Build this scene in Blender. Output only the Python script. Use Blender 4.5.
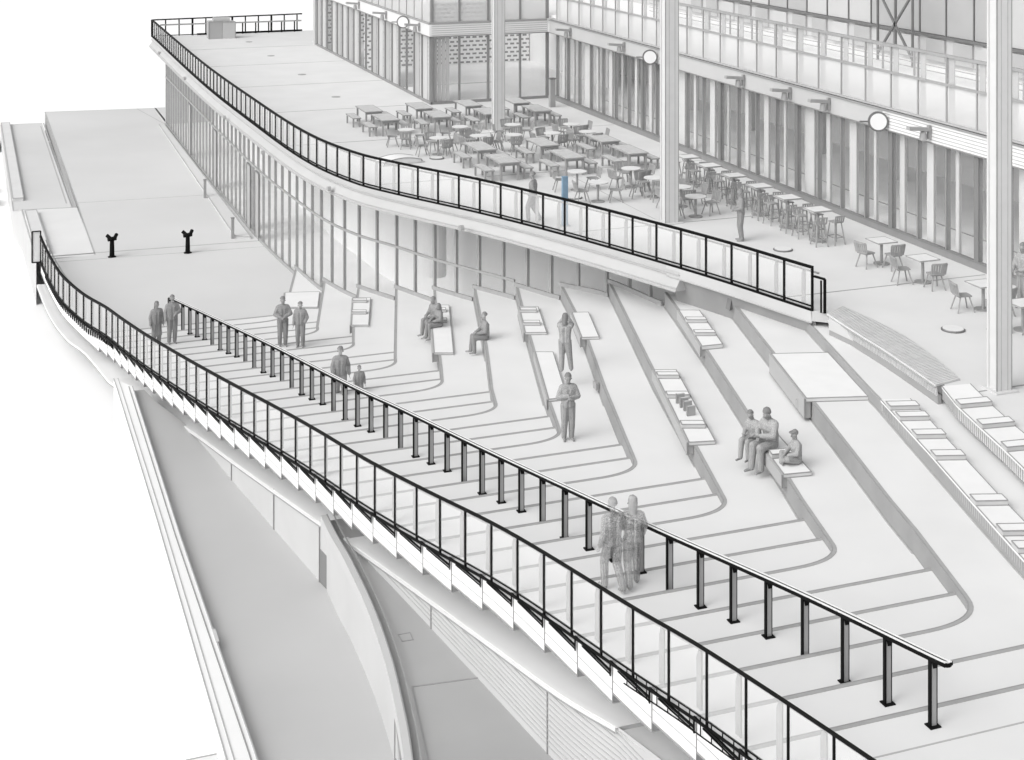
import bpy, math, random
from mathutils import Vector, Matrix, Quaternion

random.seed(7)
for o in list(bpy.data.objects):
    bpy.data.objects.remove(o)
SC = bpy.context.scene
COL = SC.collection

# ------------------------------------------------------------------ camera
HC = 12.5
cam_d = bpy.data.cameras.new('camera')
cam = bpy.data.objects.new('camera', cam_d)
COL.objects.link(cam)
cam.location = (0, 0, HC)
cam.rotation_euler = (math.radians(90), 0, -math.atan2(542, 1492))
cam_d.sensor_width = 36.0
cam_d.lens = 1492.0 / 1024.0 * 36.0
cam_d.shift_y = -515.0 / 1024.0
cam_d.clip_start = 0.1
cam_d.clip_end = 4000
SC.camera = cam

# ------------------------------------------------------------------ sky, sun, exposure
W = bpy.data.worlds.new('World')
SC.world = W
W.use_nodes = True
wn = W.node_tree.nodes
wl = W.node_tree.links
for n in list(wn):
    wn.remove(n)
SUN_EL, SUN_AZ = math.radians(42), math.radians(252)
sky = wn.new('ShaderNodeTexSky')
sky.sky_type = 'NISHITA'
sky.sun_disc = False
sky.sun_elevation = SUN_EL
sky.sun_rotation = SUN_AZ
sky.dust_density = 4.0
hsv = wn.new('ShaderNodeHueSaturation')
hsv.inputs['Saturation'].default_value = 0.03
bg = wn.new('ShaderNodeBackground')
bg.inputs['Strength'].default_value = 0.15
wo = wn.new('ShaderNodeOutputWorld')
wl.new(sky.outputs[0], hsv.inputs['Color'])
wl.new(hsv.outputs[0], bg.inputs['Color'])
wl.new(bg.outputs[0], wo.inputs['Surface'])

sun_d = bpy.data.lights.new('sun', 'SUN')
sun_d.energy = 1.0
sun_d.angle = math.radians(70)
sun_d.color = (1.0, 0.985, 0.965)
sun = bpy.data.objects.new('sun', sun_d)
COL.objects.link(sun)
sdir = Vector((math.sin(SUN_AZ) * math.cos(SUN_EL), math.cos(SUN_AZ) * math.cos(SUN_EL), math.sin(SUN_EL)))
sun.rotation_euler = sdir.to_track_quat('Z', 'Y').to_euler()
sun.location = (0, 0, 60)

SC.view_settings.view_transform = 'Standard'
SC.view_settings.look = 'None'
SC.view_settings.gamma = 1.0
SC.view_settings.use_curve_mapping = False
SC.view_settings.exposure = 0.17

# ------------------------------------------------------------------ materials
MATS = {}

def mat(name, v, var=0.05, scale=1.5, rough=0.8, bump=0.0, spec=0.3, wire=None, alpha=None):
    m = bpy.data.materials.new(name)
    m.use_nodes = True
    nt = m.node_tree
    N, L = nt.nodes, nt.links
    p = N['Principled BSDF']
    out = N['Material Output']
    col = v if isinstance(v, tuple) else (v, v, v)
    tc = N.new('ShaderNodeTexCoord')
    no = N.new('ShaderNodeTexNoise')
    no.inputs['Scale'].default_value = scale
    no.inputs['Detail'].default_value = 5
    L.new(tc.outputs['Object'], no.inputs['Vector'])
    ra = N.new('ShaderNodeValToRGB')
    ra.color_ramp.elements[0].position = 0.3
    ra.color_ramp.elements[1].position = 0.7
    ra.color_ramp.elements[0].color = tuple(c * (1 - var) for c in col) + (1,)
    ra.color_ramp.elements[1].color = tuple(min(1, c * (1 + var)) for c in col) + (1,)
    L.new(no.outputs['Fac'], ra.inputs['Fac'])
    src = ra.outputs[0]
    if wire:
        wf = N.new('ShaderNodeWireframe')
        wf.inputs['Size'].default_value = wire[0]
        mx = N.new('ShaderNodeMix')
        mx.data_type = 'RGBA'
        mx.inputs['B'].default_value = (wire[1],) * 3 + (1,)
        L.new(wf.outputs[0], mx.inputs['Factor'])
        L.new(src, mx.inputs['A'])
        src = mx.outputs['Result']
    L.new(src, p.inputs['Base Color'])
    p.inputs['Roughness'].default_value = rough
    p.inputs['Specular IOR Level'].default_value = spec
    if bump:
        b = N.new('ShaderNodeBump')
        b.inputs['Strength'].default_value = bump
        b.inputs['Distance'].default_value = 0.01
        n2 = N.new('ShaderNodeTexNoise')
        n2.inputs['Scale'].default_value = scale * 18
        L.new(tc.outputs['Object'], n2.inputs['Vector'])
        L.new(n2.outputs['Fac'], b.inputs['Height'])
        L.new(b.outputs[0], p.inputs['Normal'])
    if alpha is not None:
        tr = N.new('ShaderNodeBsdfTransparent')
        ms = N.new('ShaderNodeMixShader')
        ms.inputs[0].default_value = alpha
        L.new(tr.outputs[0], ms.inputs[1])
        L.new(p.outputs[0], ms.inputs[2])
        L.new(ms.outputs[0], out.inputs['Surface'])
    MATS[name] = m
    return m

mat('ground_white', 0.88, 0.01, 0.3, 0.9)
mat('deck', 0.65, 0.03, 0.6, 0.75, 0.05)
mat('plaza', 0.60, 0.05, 0.12, 0.8, 0.05)
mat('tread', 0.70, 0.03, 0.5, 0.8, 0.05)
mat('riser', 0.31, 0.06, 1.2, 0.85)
mat('white', 0.80, 0.02, 1.0, 0.6)
mat('offwhite', 0.66, 0.03, 1.0, 0.7)
mat('concrete', 0.52, 0.05, 0.6, 0.85, 0.05)
mat('canopy_grey', 0.46, 0.04, 0.8, 0.7)
mat('roof_grey', 0.37, 0.06, 0.3, 0.85)
mat('floor_grey', 0.46, 0.06, 0.15, 0.85)
mat('wall_light', 0.52, 0.04, 0.5, 0.8)
mat('line', 0.30, 0.05, 3.0, 0.7)
mat('line_light', 0.42, 0.05, 3.0, 0.7)
mat('nosing', 0.36, 0.06, 4.0, 0.7)
mat('black', 0.006, 0.2, 4.0, 0.6, spec=0.08)
mat('post_grey', 0.36, 0.05, 3.0, 0.5)
mat('pale_metal', 0.60, 0.03, 3.0, 0.4, spec=0.5)
mat('mid_metal', 0.34, 0.05, 3.0, 0.5)
mat('dark_metal', 0.16, 0.08, 3.0, 0.5)
mat('furniture', 0.32, 0.08, 6.0, 0.7)
mat('furniture_top', 0.52, 0.08, 6.0, 0.65)
mat('tabletop_white', 0.70, 0.03, 6.0, 0.5)
mat('frame', 0.25, 0.05, 2.0, 0.6)
mat('panel_light', 0.50, 0.04, 0.6, 0.6)
mat('panel_grey', 0.40, 0.05, 0.6, 0.6)
mat('panel_dark', 0.20, 0.05, 0.6, 0.6)
mat('inside', 0.85, 0.04, 0.5, 0.85)
mat('seat_white', 0.78, 0.02, 2.0, 0.6)
mat('slat', 0.62, 0.08, 5.0, 0.75)
mat('blue', (0.20, 0.30, 0.40), 0.12, 4.0, 0.6)
mat('person', 0.36, 0.12, 6.0, 0.85, wire=(0.008, 0.24))
mat('person_pale', 0.66, 0.06, 6.0, 0.85, wire=(0.010, 0.26), alpha=0.34)
mat('person_mid', 0.44, 0.08, 6.0, 0.85, wire=(0.006, 0.32), alpha=0.55)
mat('jacket', 0.40, 0.15, 7.0, 0.9, wire=(0.007, 0.26))
mat('trousers', 0.27, 0.15, 7.0, 0.9, wire=(0.007, 0.36))
mat('jacket_mid', 0.42, 0.12, 7.0, 0.9, wire=(0.007, 0.30), alpha=0.55)
mat('trousers_mid', 0.34, 0.12, 7.0, 0.9, wire=(0.007, 0.30), alpha=0.55)
mat('jacket_pale', 0.72, 0.08, 7.0, 0.9, wire=(0.010, 0.28), alpha=0.30)
mat('trousers_pale', 0.68, 0.08, 7.0, 0.9, wire=(0.010, 0.28), alpha=0.30)
mat('hair_mid', 0.26, 0.1, 20.0, 0.8, alpha=0.75)
mat('hair', 0.20, 0.1, 20.0, 0.8)
mat('hair_pale', 0.38, 0.1, 20.0, 0.8, alpha=0.62)

def glass(name, tint, diff, fac):
    m = bpy.data.materials.new(name)
    m.use_nodes = True
    N, L = m.node_tree.nodes, m.node_tree.links
    N.remove(N['Principled BSDF'])
    out = N['Material Output']
    tr = N.new('ShaderNodeBsdfTransparent')
    tr.inputs[0].default_value = (tint, tint, tint, 1)
    di = N.new('ShaderNodeBsdfTranslucent')
    df = N.new('ShaderNodeBsdfDiffuse')
    ad = N.new('ShaderNodeMixShader')
    ad.inputs[0].default_value = 0.85
    no = N.new('ShaderNodeTexNoise')
    no.inputs['Scale'].default_value = 0.7
    ra = N.new('ShaderNodeValToRGB')
    ra.color_ramp.elements[0].color = (diff * .96,) * 3 + (1,)
    ra.color_ramp.elements[1].color = (min(1, diff * 1.04),) * 3 + (1,)
    L.new(no.outputs['Fac'], ra.inputs[0])
    L.new(ra.outputs[0], di.inputs[0])
    L.new(ra.outputs[0], df.inputs[0])
    L.new(di.outputs[0], ad.inputs[1])
    L.new(df.outputs[0], ad.inputs[2])
    gl = N.new('ShaderNodeBsdfGlossy')
    gl.inputs['Roughness'].default_value = 0.05
    m1 = N.new('ShaderNodeMixShader')
    m1.inputs[0].default_value = fac
    L.new(tr.outputs[0], m1.inputs[1])
    L.new(ad.outputs[0], m1.inputs[2])
    m2 = N.new('ShaderNodeMixShader')
    m2.inputs[0].default_value = 0.03
    L.new(m1.outputs[0], m2.inputs[1])
    L.new(gl.outputs[0], m2.inputs[2])
    L.new(m2.outputs[0], out.inputs[0])
    MATS[name] = m

glass('glass_rail', 1.0, 0.95, 0.26)
glass('glass_window', 0.98, 0.85, 0.10)
glass('glass_upper', 0.95, 0.85, 0.18)
glass('glass_guard', 0.95, 0.70, 0.72)

def brickmat():
    m = bpy.data.materials.new('white_brick')
    m.use_nodes = True
    N, L = m.node_tree.nodes, m.node_tree.links
    p = N['Principled BSDF']
    tc = N.new('ShaderNodeTexCoord')
    sp = N.new('ShaderNodeSeparateXYZ')
    cb = N.new('ShaderNodeCombineXYZ')
    L.new(tc.outputs['Object'], sp.inputs[0])
    L.new(sp.outputs[0], cb.inputs[0])
    L.new(sp.outputs[2], cb.inputs[1])
    b = N.new('ShaderNodeTexBrick')
    b.inputs['Color1'].default_value = (0.22, 0.22, 0.22, 1)
    b.inputs['Color2'].default_value = (0.25, 0.25, 0.25, 1)
    b.inputs['Mortar'].default_value = (0.86, 0.86, 0.86, 1)
    b.inputs['Scale'].default_value = 1.0
    b.inputs['Brick Width'].default_value = 0.42
    b.inputs['Row Height'].default_value = 0.26
    b.inputs['Mortar Size'].default_value = 0.075
    b.inputs['Mortar Smooth'].default_value = 0.05
    L.new(cb.outputs[0], b.inputs['Vector'])
    L.new(b.outputs[0], p.inputs['Base Color'])
    p.inputs['Roughness'].default_value = 0.8
    MATS['white_brick'] = m
brickmat()

# ------------------------------------------------------------------ mesh helpers
class MB:
    def __init__(s):
        s.v, s.f, s.m, s.names = [], [], [], []
    def mi(s, name):
        if name not in s.names:
            s.names.append(name)
        return s.names.index(name)
    def poly(s, pts, m):
        b = len(s.v)
        s.v += [tuple(p) for p in pts]
        s.f.append(tuple(range(b, b + len(pts))))
        s.m.append(s.mi(m))
    def hexa(s, lo, hi, m, mtop=None):
        n = len(lo)
        b = len(s.v)
        s.v += [tuple(p) for p in lo] + [tuple(p) for p in hi]
        s.f.append(tuple(range(b + n - 1, b - 1, -1))); s.m.append(s.mi(m))
        s.f.append(tuple(range(b + n, b + 2 * n))); s.m.append(s.mi(mtop or m))
        for i in range(n):
            j = (i + 1) % n
            s.f.append((b + i, b + j, b + n + j, b + n + i)); s.m.append(s.mi(m))
    def prism(s, pts, z0, z1, m, mtop=None):
        s.hexa([(p[0], p[1], z0) for p in pts], [(p[0], p[1], z1) for p in pts], m, mtop)
    def box(s, x0, x1, y0, y1, z0, z1, m, mtop=None):
        s.prism([(x0, y0), (x1, y0), (x1, y1), (x0, y1)], z0, z1, m, mtop)
    def bar(s, p, q, w, h, m, up=(0, 0, 1)):
        p, q = Vector(p), Vector(q)
        d = (q - p)
        if d.length < 1e-6:
            return
        d.normalize()
        u = Vector(up)
        if abs(d.dot(u)) > 0.98:
            u = Vector((0, 1, 0))
        sd = d.cross(u).normalized()
        u = sd.cross(d).normalized()
        a, c = sd * w / 2, u * h / 2
        s.hexa([p - a - c, p + a - c, p + a + c, p - a + c], [q - a - c, q + a - c, q + a + c, q - a + c], m)
    def path(s, pts, w, h, m, closed=False):
        n = len(pts)
        for i in range(n if closed else n - 1):
            s.bar(pts[i], pts[(i + 1) % n], w, h, m)
    def tube(s, pts, r, m, n=8, r2=None):
        pts = [Vector(p) for p in pts]
        b = len(s.v)
        k = len(pts)
        for i, p in enumerate(pts):
            d = (pts[min(i + 1, k - 1)] - pts[max(i - 1, 0)]).normalized()
            u = Vector((0, 0, 1)) if abs(d.z) < 0.9 else Vector((0, 1, 0))
            a = d.cross(u).normalized()
            c = a.cross(d).normalized()
            rr = r if r2 is None else r + (r2 - r) * i / (k - 1)
            for j in range(n):
                t = 2 * math.pi * j / n
                s.v.append(tuple(p + (a * math.cos(t) + c * math.sin(t)) * rr))
        for i in range(k - 1):
            for j in range(n):
                j2 = (j + 1) % n
                s.f.append((b + i * n + j, b + i * n + j2, b + (i + 1) * n + j2, b + (i + 1) * n + j)); s.m.append(s.mi(m))
        s.f.append(tuple(b + j for j in range(n - 1, -1, -1))); s.m.append(s.mi(m))
        s.f.append(tuple(b + (k - 1) * n + j for j in range(n))); s.m.append(s.mi(m))
    def cyl(s, c, r, z0, z1, m, n=20, mtop=None, r1=None):
        r1 = r if r1 is None else r1
        lo = [(c[0] + r * math.cos(2 * math.pi * i / n), c[1] + r * math.sin(2 * math.pi * i / n), z0) for i in range(n)]
        hi = [(c[0] + r1 * math.cos(2 * math.pi * i / n), c[1] + r1 * math.sin(2 * math.pi * i / n), z1) for i in range(n)]
        s.hexa(lo, hi, m, mtop)
    def sweep(s, path, prof, m, ml=None):
        """profile points (out, z) swept along a 2D path; out is measured to the left of the path"""
        k = len(path)
        rows = []
        for i in range(k):
            a, c = Vector(path[max(i - 1, 0)]), Vector(path[min(i + 1, k - 1)])
            d = (c - a).normalized()
            nrm = Vector((-d.y, d.x))
            rows.append([(path[i][0] + nrm.x * o, path[i][1] + nrm.y * o, z) for o, z in prof])
        for i in range(k - 1):
            for j in range(len(prof) - 1):
                s.poly([rows[i][j], rows[i + 1][j], rows[i + 1][j + 1], rows[i][j + 1]], m)
        return rows
    def build(s, name, parent=None, smooth=False, loc=None, bevel=None):
        me = bpy.data.meshes.new(name)
        if loc:
            s.v = [(a - loc[0], b - loc[1], c - loc[2]) for a, b, c in s.v]
        me.from_pydata(s.v, [], s.f)
        for n in s.names:
            me.materials.append(MATS[n])
        me.polygons.foreach_set('material_index', s.m)
        if smooth:
            me.polygons.foreach_set('use_smooth', [True] * len(s.f))
        me.update()
        o = bpy.data.objects.new(name, me)
        COL.objects.link(o)
        if parent:
            o.parent = parent
        if loc:
            o.location = loc
        return o

def tag(o, label=None, cat=None, group=None, kind=None):
    if label: o['label'] = label
    if cat: o['category'] = cat
    if group: o['group'] = group
    if kind: o['kind'] = kind
    return o

def thing(name, label, cat, loc=(0, 0, 0), rz=0, group=None):
    o = bpy.data.objects.new(name, None)
    o.empty_display_size = 0.2
    COL.objects.link(o)
    o.location = loc
    o.rotation_euler = (0, 0, rz)
    return tag(o, label, cat, group)

KIDS = {}
def kids(o):
    return [c for c in bpy.data.objects if c.parent == o]

def dup(root, loc, rz, label, group=None, children=None):
    r = root.copy()
    COL.objects.link(r)
    r.location = loc
    r.rotation_euler = (0, 0, rz)
    r['label'] = label
    if group: r['group'] = group
    for ch in (children if children is not None else kids(root)):
        c = ch.copy()
        COL.objects.link(c)
        c.parent = r
    return r

def lerp_path(P, key):
    """interpolate x (and more) on a list sorted by its second entry"""
    def f(y):
        Q = P
        if y <= Q[0][key]:
            a, b = Q[0], Q[1]
        elif y >= Q[-1][key]:
            a, b = Q[-2], Q[-1]
        else:
            for a, b in zip(Q, Q[1:]):
                if a[key] <= y <= b[key]:
                    break
        t = (y - a[key]) / (b[key] - a[key])
        return a[0] + (b[0] - a[0]) * t
    return f

def catmull(P, n=6):
    out = []
    for i in range(len(P) - 1):
        p0, p1, p2, p3 = P[max(i - 1, 0)], P[i], P[i + 1], P[min(i + 2, len(P) - 1)]
        for k in range(n):
            t = k / n
            out.append(tuple(0.5 * (2 * b + (c - a) * t + (2 * a - 5 * b + 4 * c - d) * t * t + (3 * b - a - 3 * c + d) * t ** 3)
                             for a, b, c, d in zip(p0, p1, p2, p3)))
    out.append(tuple(P[-1]))
    return out

def along(path, step, start=0.0):
    """points every step metres along a polyline, with tangent"""
    res = []
    d = start
    acc = 0.0
    for a, b in zip(path, path[1:]):
        L = math.dist(a, b)
        while d <= acc + L:
            t = (d - acc) / L
            p = tuple(x + (y - x) * t for x, y in zip(a, b))
            tg = Vector([y - x for x, y in zip(a, b)]).normalized()
            res.append((p, tg))
            d += step
        acc += L
    return res

# ------------------------------------------------------------------ levels and curves of the place
R, T, Y0 = 0.16, 1.2302, 19.337
ZT = -0.411
lev = lambda k: ZT - k * R
yl = lambda k: Y0 + k * T
slope = lambda y: ZT - (y - Y0) * R / T
ZP = lev(34)                 # plaza level
ZB = -0.43                   # uppermost seating row
Z1, Z2 = -5.82, -4.0         # street level floor and low roof
ZG = -8.0                    # ground outside

RAIL_L = catmull([(10.95, 13.5), (10.82, 16.4), (10.53, 20.2), (10.26, 22.25), (9.9, 25.5), (9.6, 27.6), (9.05, 30.35), (8.54, 33.2),
          (8.13, 36.3), (7.69, 39.2), (7.02, 43.2), (6.39, 47.2), (5.72, 51.9), (5.25, 55.8), (4.85, 59.2), (4.2, 62.3), (3.66, 65.2), (3.38, 68.0), (3.2, 70.6), (3.1, 72.6)])
xL = lerp_path(RAIL_L, 1)

RISER = {2: [(16.45, 21.2), (16.92, 22.66), (17.65, 25.19), (17.98, 26.54), (18.73, 29.22), (19.51, 32.05), (20.42, 35.53), (21.77, 40.53)],
 5: [(16.1, 25.0), (16.31, 26.03), (16.85, 28.15), (18.13, 32.63), (19.49, 37.61), (20.42, 41.2), (20.94, 43.3)],
 8: [(15.62, 28.9), (15.81, 29.68), (16.6, 32.64), (17.95, 37.85), (20.38, 46.45)],
 11: [(15.1, 32.5), (15.35, 33.5), (16.68, 38.38), (18.27, 43.78), (19.34, 48.24)],
 14: [(14.6, 36.2), (14.79, 37.07), (15.59, 40.23), (16.87, 44.86), (18.46, 50.4)],
 17: [(14.15, 39.9), (14.29, 40.81), (14.59, 42.05), (15.72, 45.81), (17.48, 52.25)],
 20: [(13.6, 43.6), (13.83, 44.57), (14.4, 46.65), (16.55, 54.3)],
 23: [(13.15, 47.3), (13.41, 48.55), (15.68, 56.57)],
 26: [(12.65, 51.0), (12.86, 52.16), (13.29, 53.88), (14.73, 58.8)],
 29: [(12.25, 54.8), (12.37, 55.86), (14.05, 61.95)],
 32: [(11.6, 58.3), (12.07, 60.52), (12.63, 62.29), (13.70, 66.1)]}
rx = {k: lerp_path(v, 1) for k, v in RISER.items()}
JY = {k: v[-1][1] for k, v in RISER.items()}

FAC = [(21.77, 40.53), (20.98, 43.5), (20.40, 46.5), (19.35, 48.3), (18.44, 50.4), (17.48, 52.3), (16.54, 54.3), (15.68, 56.57), (14.73, 58.85), (14.05, 61.95), (13.70, 66.1), (13.34, 72.0), (13.2, 80.9), (13.1, 91.4), (13.03, 107.5)]
FACS = catmull(FAC, 5)
xF = lerp_path(FACS, 1)

RAIL_T = catmull([(22.17, 36.42), (21.9, 37.4), (21.15, 40.1), (20.08, 43.3), (18.72, 47.0), (17.2, 50.6), (15.3, 54.4), (14.1, 57.4), (13.25, 62.6), (12.8, 72.5), (12.45, 86.5), (12.43, 110.9)], 6)

# ------------------------------------------------------------------ ground
g = MB()
g.poly([(-1500, -1500, ZG), (1500, -1500, ZG), (1500, 2500, ZG), (-1500, 2500, ZG)], 'ground_white')
tag(g.build('ground'), kind='structure')

# ------------------------------------------------------------------ stairs and seating levels
st = MB()
NW = 0.085

def nose(pts, z, m='nosing', w=NW):
    """flat nosing strip set on the inner side (right of the travel direction) of an edge"""
    st.path([(p[0], p[1], z + 0.003) for p in pts], w, 0.012, m)

def riser_path(k):
    """from the facade down to the rounded corner and along the stair line to the left edge"""
    yk = yl(k)
    P = [(p[0], p[1]) for p in reversed(RISER[k]) if p[1] > yk + 0.75]
    a = (rx[k](yk + 0.7), yk + 0.7)
    c = (rx[k](yk) + 0.02, yk)
    b = (c[0] - 1.1, yk)
    P.append(a)
    for i in range(1, 10):
        t = i / 10
        P.append(tuple((1 - t) ** 2 * u + 2 * t * (1 - t) * v + t * t * w for u, v, w in zip(a, c, b)))
    P.append(b)
    P.append((xL(yk), yk))
    return P

def left_edge(ya, yb):
    ys = [ya + (yb - ya) * i / 3 for i in range(4)]
    return [(xL(y), y) for y in ys]

# treads of single steps and of seating rows
for k in range(0, 34):
    z = lev(k)
    yk, yn = yl(k), (yl(k - 1) if k > 0 else 9.0)
    if (k - 2) % 3 == 0 and k >= 5:
        near = k - 3
        path = riser_path(k)
        right = [(rx[near](y) + 0.04, y) for y in [yn] + [p[1] for p in RISER[near] if p[1] > yn + 0.3]]
        fmid = [p for p in FACS if JY[near] + 0.1 < p[1] < JY[k] - 0.1]
        fmid = [(p[0] + 0.15, p[1]) for p in fmid]
        pts = [(xL(yn), yn)] + right + fmid + path + list(reversed(left_edge(yn, yk)))[1:-1]
        st.poly([(p[0], p[1], z) for p in pts], 'tread')
    elif k == 2:
        path = riser_path(k)
        pts = [(xL(yn), yn), (18.2, yn), (20.9, 30.0), (22.5, 37.2), (22.3, 39.0)] + path + list(reversed(left_edge(yn, yk)))[1:-1]
        st.poly([(p[0], p[1], z) for p in pts], 'tread')
    else:
        if k < 2: xr = 19.5
        elif k == 33: xr = rx[32](yk) - 0.4
        else:
            near = k - 1 if (k - 3) % 3 == 0 else k - 2
            xr = None
        if xr is None:
            pts = [(xL(yn), yn), (rx[near](yn) + 0.05, yn), (rx[near](yk) + 0.05, yk), (xL(yk), yk)]
        else:
            pts = [(xL(yn), yn), (xr, yn), (xr, yk), (xL(yk), yk)]
        st.poly([(p[0], p[1], z) for p in pts], 'tread')
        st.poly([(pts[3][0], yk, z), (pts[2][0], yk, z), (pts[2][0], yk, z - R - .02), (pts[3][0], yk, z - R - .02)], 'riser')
        nose([(pts[3][0], yk - NW / 2), (pts[2][0] - 0.05, yk - NW / 2)], z)
        st.bar((pts[3][0], yk, z + .004), (pts[2][0] - .05, yk, z + .004), .018, .016, 'line')
# seating risers with rounded corners
for k in RISER:
    P = riser_path(k)
    z = lev(k)
    st_drop = 0.5 if k < 32 else 0.34
    for a, b in zip(P, P[1:]):
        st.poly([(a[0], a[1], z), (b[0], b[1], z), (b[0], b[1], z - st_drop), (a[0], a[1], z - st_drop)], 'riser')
    # nosing strip just inside the edge
    Q = []
    for i, p in enumerate(P):
        a, b = Vector(P[max(i - 1, 0)]), Vector(P[min(i + 1, len(P) - 1)])
        d = (b - a).normalized()
        n = Vector((-d.y, d.x))
        Q.append((p[0] + n.x * NW / 2, p[1] + n.y * NW / 2))
    nose(Q, z)
    st.path([(p[0] + .0, p[1], z + .004) for p in P], .02, .016, 'line')
    # thin dark joint along the foot of the riser
    F = [(p[0] - 0.02, p[1], z - 3 * R + 0.006) for p in RISER[k] if p[1] > yl(k) + 2 * T]
    if k < 32 and len(F) > 1:
        st.path(F, 0.03, 0.012, 'line_light')
# joints in the top landing
for yy in (Y0 - 0.85, Y0 - 1.75):
    st.bar((xL(yy), yy, ZT + 0.002), (19.5, yy, ZT + 0.002), 0.03, 0.008, 'line_light')
# stepped edge of the slab along the left side, white, with a stepped underside
for k in range(0, 35):
    z = lev(k)
    yk, yn = (yl(k) if k < 34 else 60.4), (yl(k - 1) if k > 0 else 9.0)
    E_ = left_edge(yn, yk)
    TH = 0.56
    for a, b in zip(E_, E_[1:]):
        st.poly([(a[0], a[1], z), (b[0], b[1], z), (b[0], b[1], z - TH), (a[0], a[1], z - TH)], 'white')
        st.poly([(a[0], a[1], z - TH), (b[0], b[1], z - TH), (b[0] + .42, b[1], z - TH), (a[0] + .42, a[1], z - TH)], 'white')
        st.poly([(a[0] + .42, a[1], z - TH), (b[0] + .42, b[1], z - TH), (b[0] + .42, b[1], z - .3), (a[0] + .42, a[1], z - .3)], 'white')
        st.poly([(a[0] + .42, a[1], z - .3), (b[0] + .42, b[1], z - .3), (b[0] + 2.2, b[1], z - .3), (a[0] + 2.2, a[1], z - .3)], 'white')
    if k > 0:
        st.poly([(xL(yn), yn, z - TH), (xL(yn) + .42, yn, z - TH), (xL(yn) + .42, yn, z + R - TH + .1), (xL(yn), yn, z + R - TH + .1)], 'riser')
        st.bar((xL(yn) + .42, yn - .004, z - TH), (xL(yn) + .42, yn - .004, z + R - TH), 0.02, 0.02, 'line')
        st.bar((xL(yn) - .004, yn, z - TH), (xL(yn) - .004, yn, z + R), 0.02, 0.02, 'line')
        st.bar((xL(yn), yn - .004, z - TH + .01), (xL(yn) + 0.42, yn - .004, z - TH + .01), 0.02, 0.02, 'line')
    st.path([(p[0] - .004, p[1], z - TH + .012) for p in E_], 0.02, 0.026, 'line')
    st.path([(p[0] - .004, p[1], z - .34) for p in E_], 0.012, 0.014, 'line_light')
tag(st.build('stairs'), kind='structure')

# ------------------------------------------------------------------ plaza at the foot of the stairs
pl = MB()
edge = [p for p in RAIL_L if p[1] > yl(33) + 0.2]
inner = [(xL(yl(33)), yl(33) - 0.02), (rx[32](yl(33)) + 0.3, yl(33) - 0.02), (12.1, 60.5), (12.67, 62.29), (13.8, 66.1), (13.5, 72.0), (13.3, 80.9), (13.3, 91.4), (13.2, 115.0)]
pl.poly([(p[0], p[1], ZP) for p in inner + [(5.24, 116.0), (5.53, 72.7)] + list(reversed(edge))], 'plaza')
pl.poly([(5.24, 116.0, ZP), (13.2, 115.0, ZP), (13.2, 115.0, ZP - 2.2), (5.24, 116.0, ZP - 2.2)], 'concrete')
pl.poly([(13.1, 107.4, ZP), (30, 107.4, ZP), (30, 115.2, ZP), (13.1, 115.2, ZP)], 'plaza')
for a, b in zip(edge, edge[1:]):
    pl.poly([(a[0], a[1], ZP), (b[0], b[1], ZP), (b[0], b[1], ZP - 0.55), (a[0], a[1], ZP - 0.55)], 'white')
pl.path([(p[0] - .01, p[1], ZP - 0.54) for p in edge], 0.03, 0.03, 'line')
LZ = ZP + 0.004
for a, b, w in [((3.3, 73.2), (13.4, 72.7), 0.10), ((3.6, 72.0), (13.4, 71.5), 0.03), ((5.53, 72.8), (5.24, 116.0), 0.07), ((5.2, 116.0), (13.2, 115.0), 0.08), ((5.5, 84.2), (12.3, 83.8), 0.02), ((13.0, 107.5), (11.8, 115.2), 0.06)]:
    pl.bar((a[0], a[1], LZ), (b[0], b[1], LZ), w, 0.008, 'line_light')
tag(pl.build('plaza'), kind='structure')

# ------------------------------------------------------------------ lower walkway left of the plaza
lw = MB()
zl = -6.55
A_ = [(2.25, 86.6), (5.32, 86.2), (5.0, 115.3), (2.1, 115.6)]
lw.poly([(p[0], p[1], zl) for p in A_], 'plaza')
lw.poly([(2.6, 83.6, ZP - .02), (5.40, 83.2, ZP - .02), (5.32, 86.2, zl), (2.25, 86.6, zl)], 'tread')
lw.poly([(2.9, 72.9, ZP - .02), (5.53, 72.7, ZP - .02), (5.40, 83.2, ZP - .02), (2.6, 83.6, ZP - .02)], 'tread')
lw.poly([(5.24, 116.0, ZP), (5.40, 83.2, ZP), (5.40, 83.2, zl - .1), (5.24, 116.0, zl - .1)], 'riser')
lw.poly([(2.1, 115.6, zl), (5.0, 115.3, zl), (5.0, 115.3, ZG), (2.1, 115.6, ZG)], 'concrete')
lw.poly([(2.1, 115.6, zl), (2.25, 86.6, zl), (2.25, 86.6, ZG), (2.1, 115.6, ZG)], 'wall_light')
lw.poly([(2.25, 86.6, zl), (2.6, 83.6, ZP - .02), (2.6, 83.6, ZG), (2.25, 86.6, ZG)], 'wall_light')
lw.poly([(2.6, 83.6, ZP - .02), (2.9, 72.9, ZP - .02), (2.9, 72.9, ZG), (2.6, 83.6, ZG)], 'wall_light')
for a, b in [((2.1, 115.6, zl), (5.0, 115.3, zl)), ((2.12, 115.5, zl), (2.25, 86.6, zl)), ((2.25, 86.6, zl), (5.32, 86.2, zl)), ((2.6, 83.6, ZP - .015), (5.4, 83.2, ZP - .015)),
             ((2.25, 86.6, zl), (2.6, 83.6, ZP - .015)), ((2.6, 83.6, ZP - .015), (2.9, 72.9, ZP - .015)), ((5.1, 115.3, zl), (5.38, 86.2, zl)), ((4.85, 114, zl), (5.1, 87.5, zl))]:
    lw.bar(a, b, 0.07, 0.02, 'line_light')
tag(lw.build('path'), kind='structure')

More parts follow.
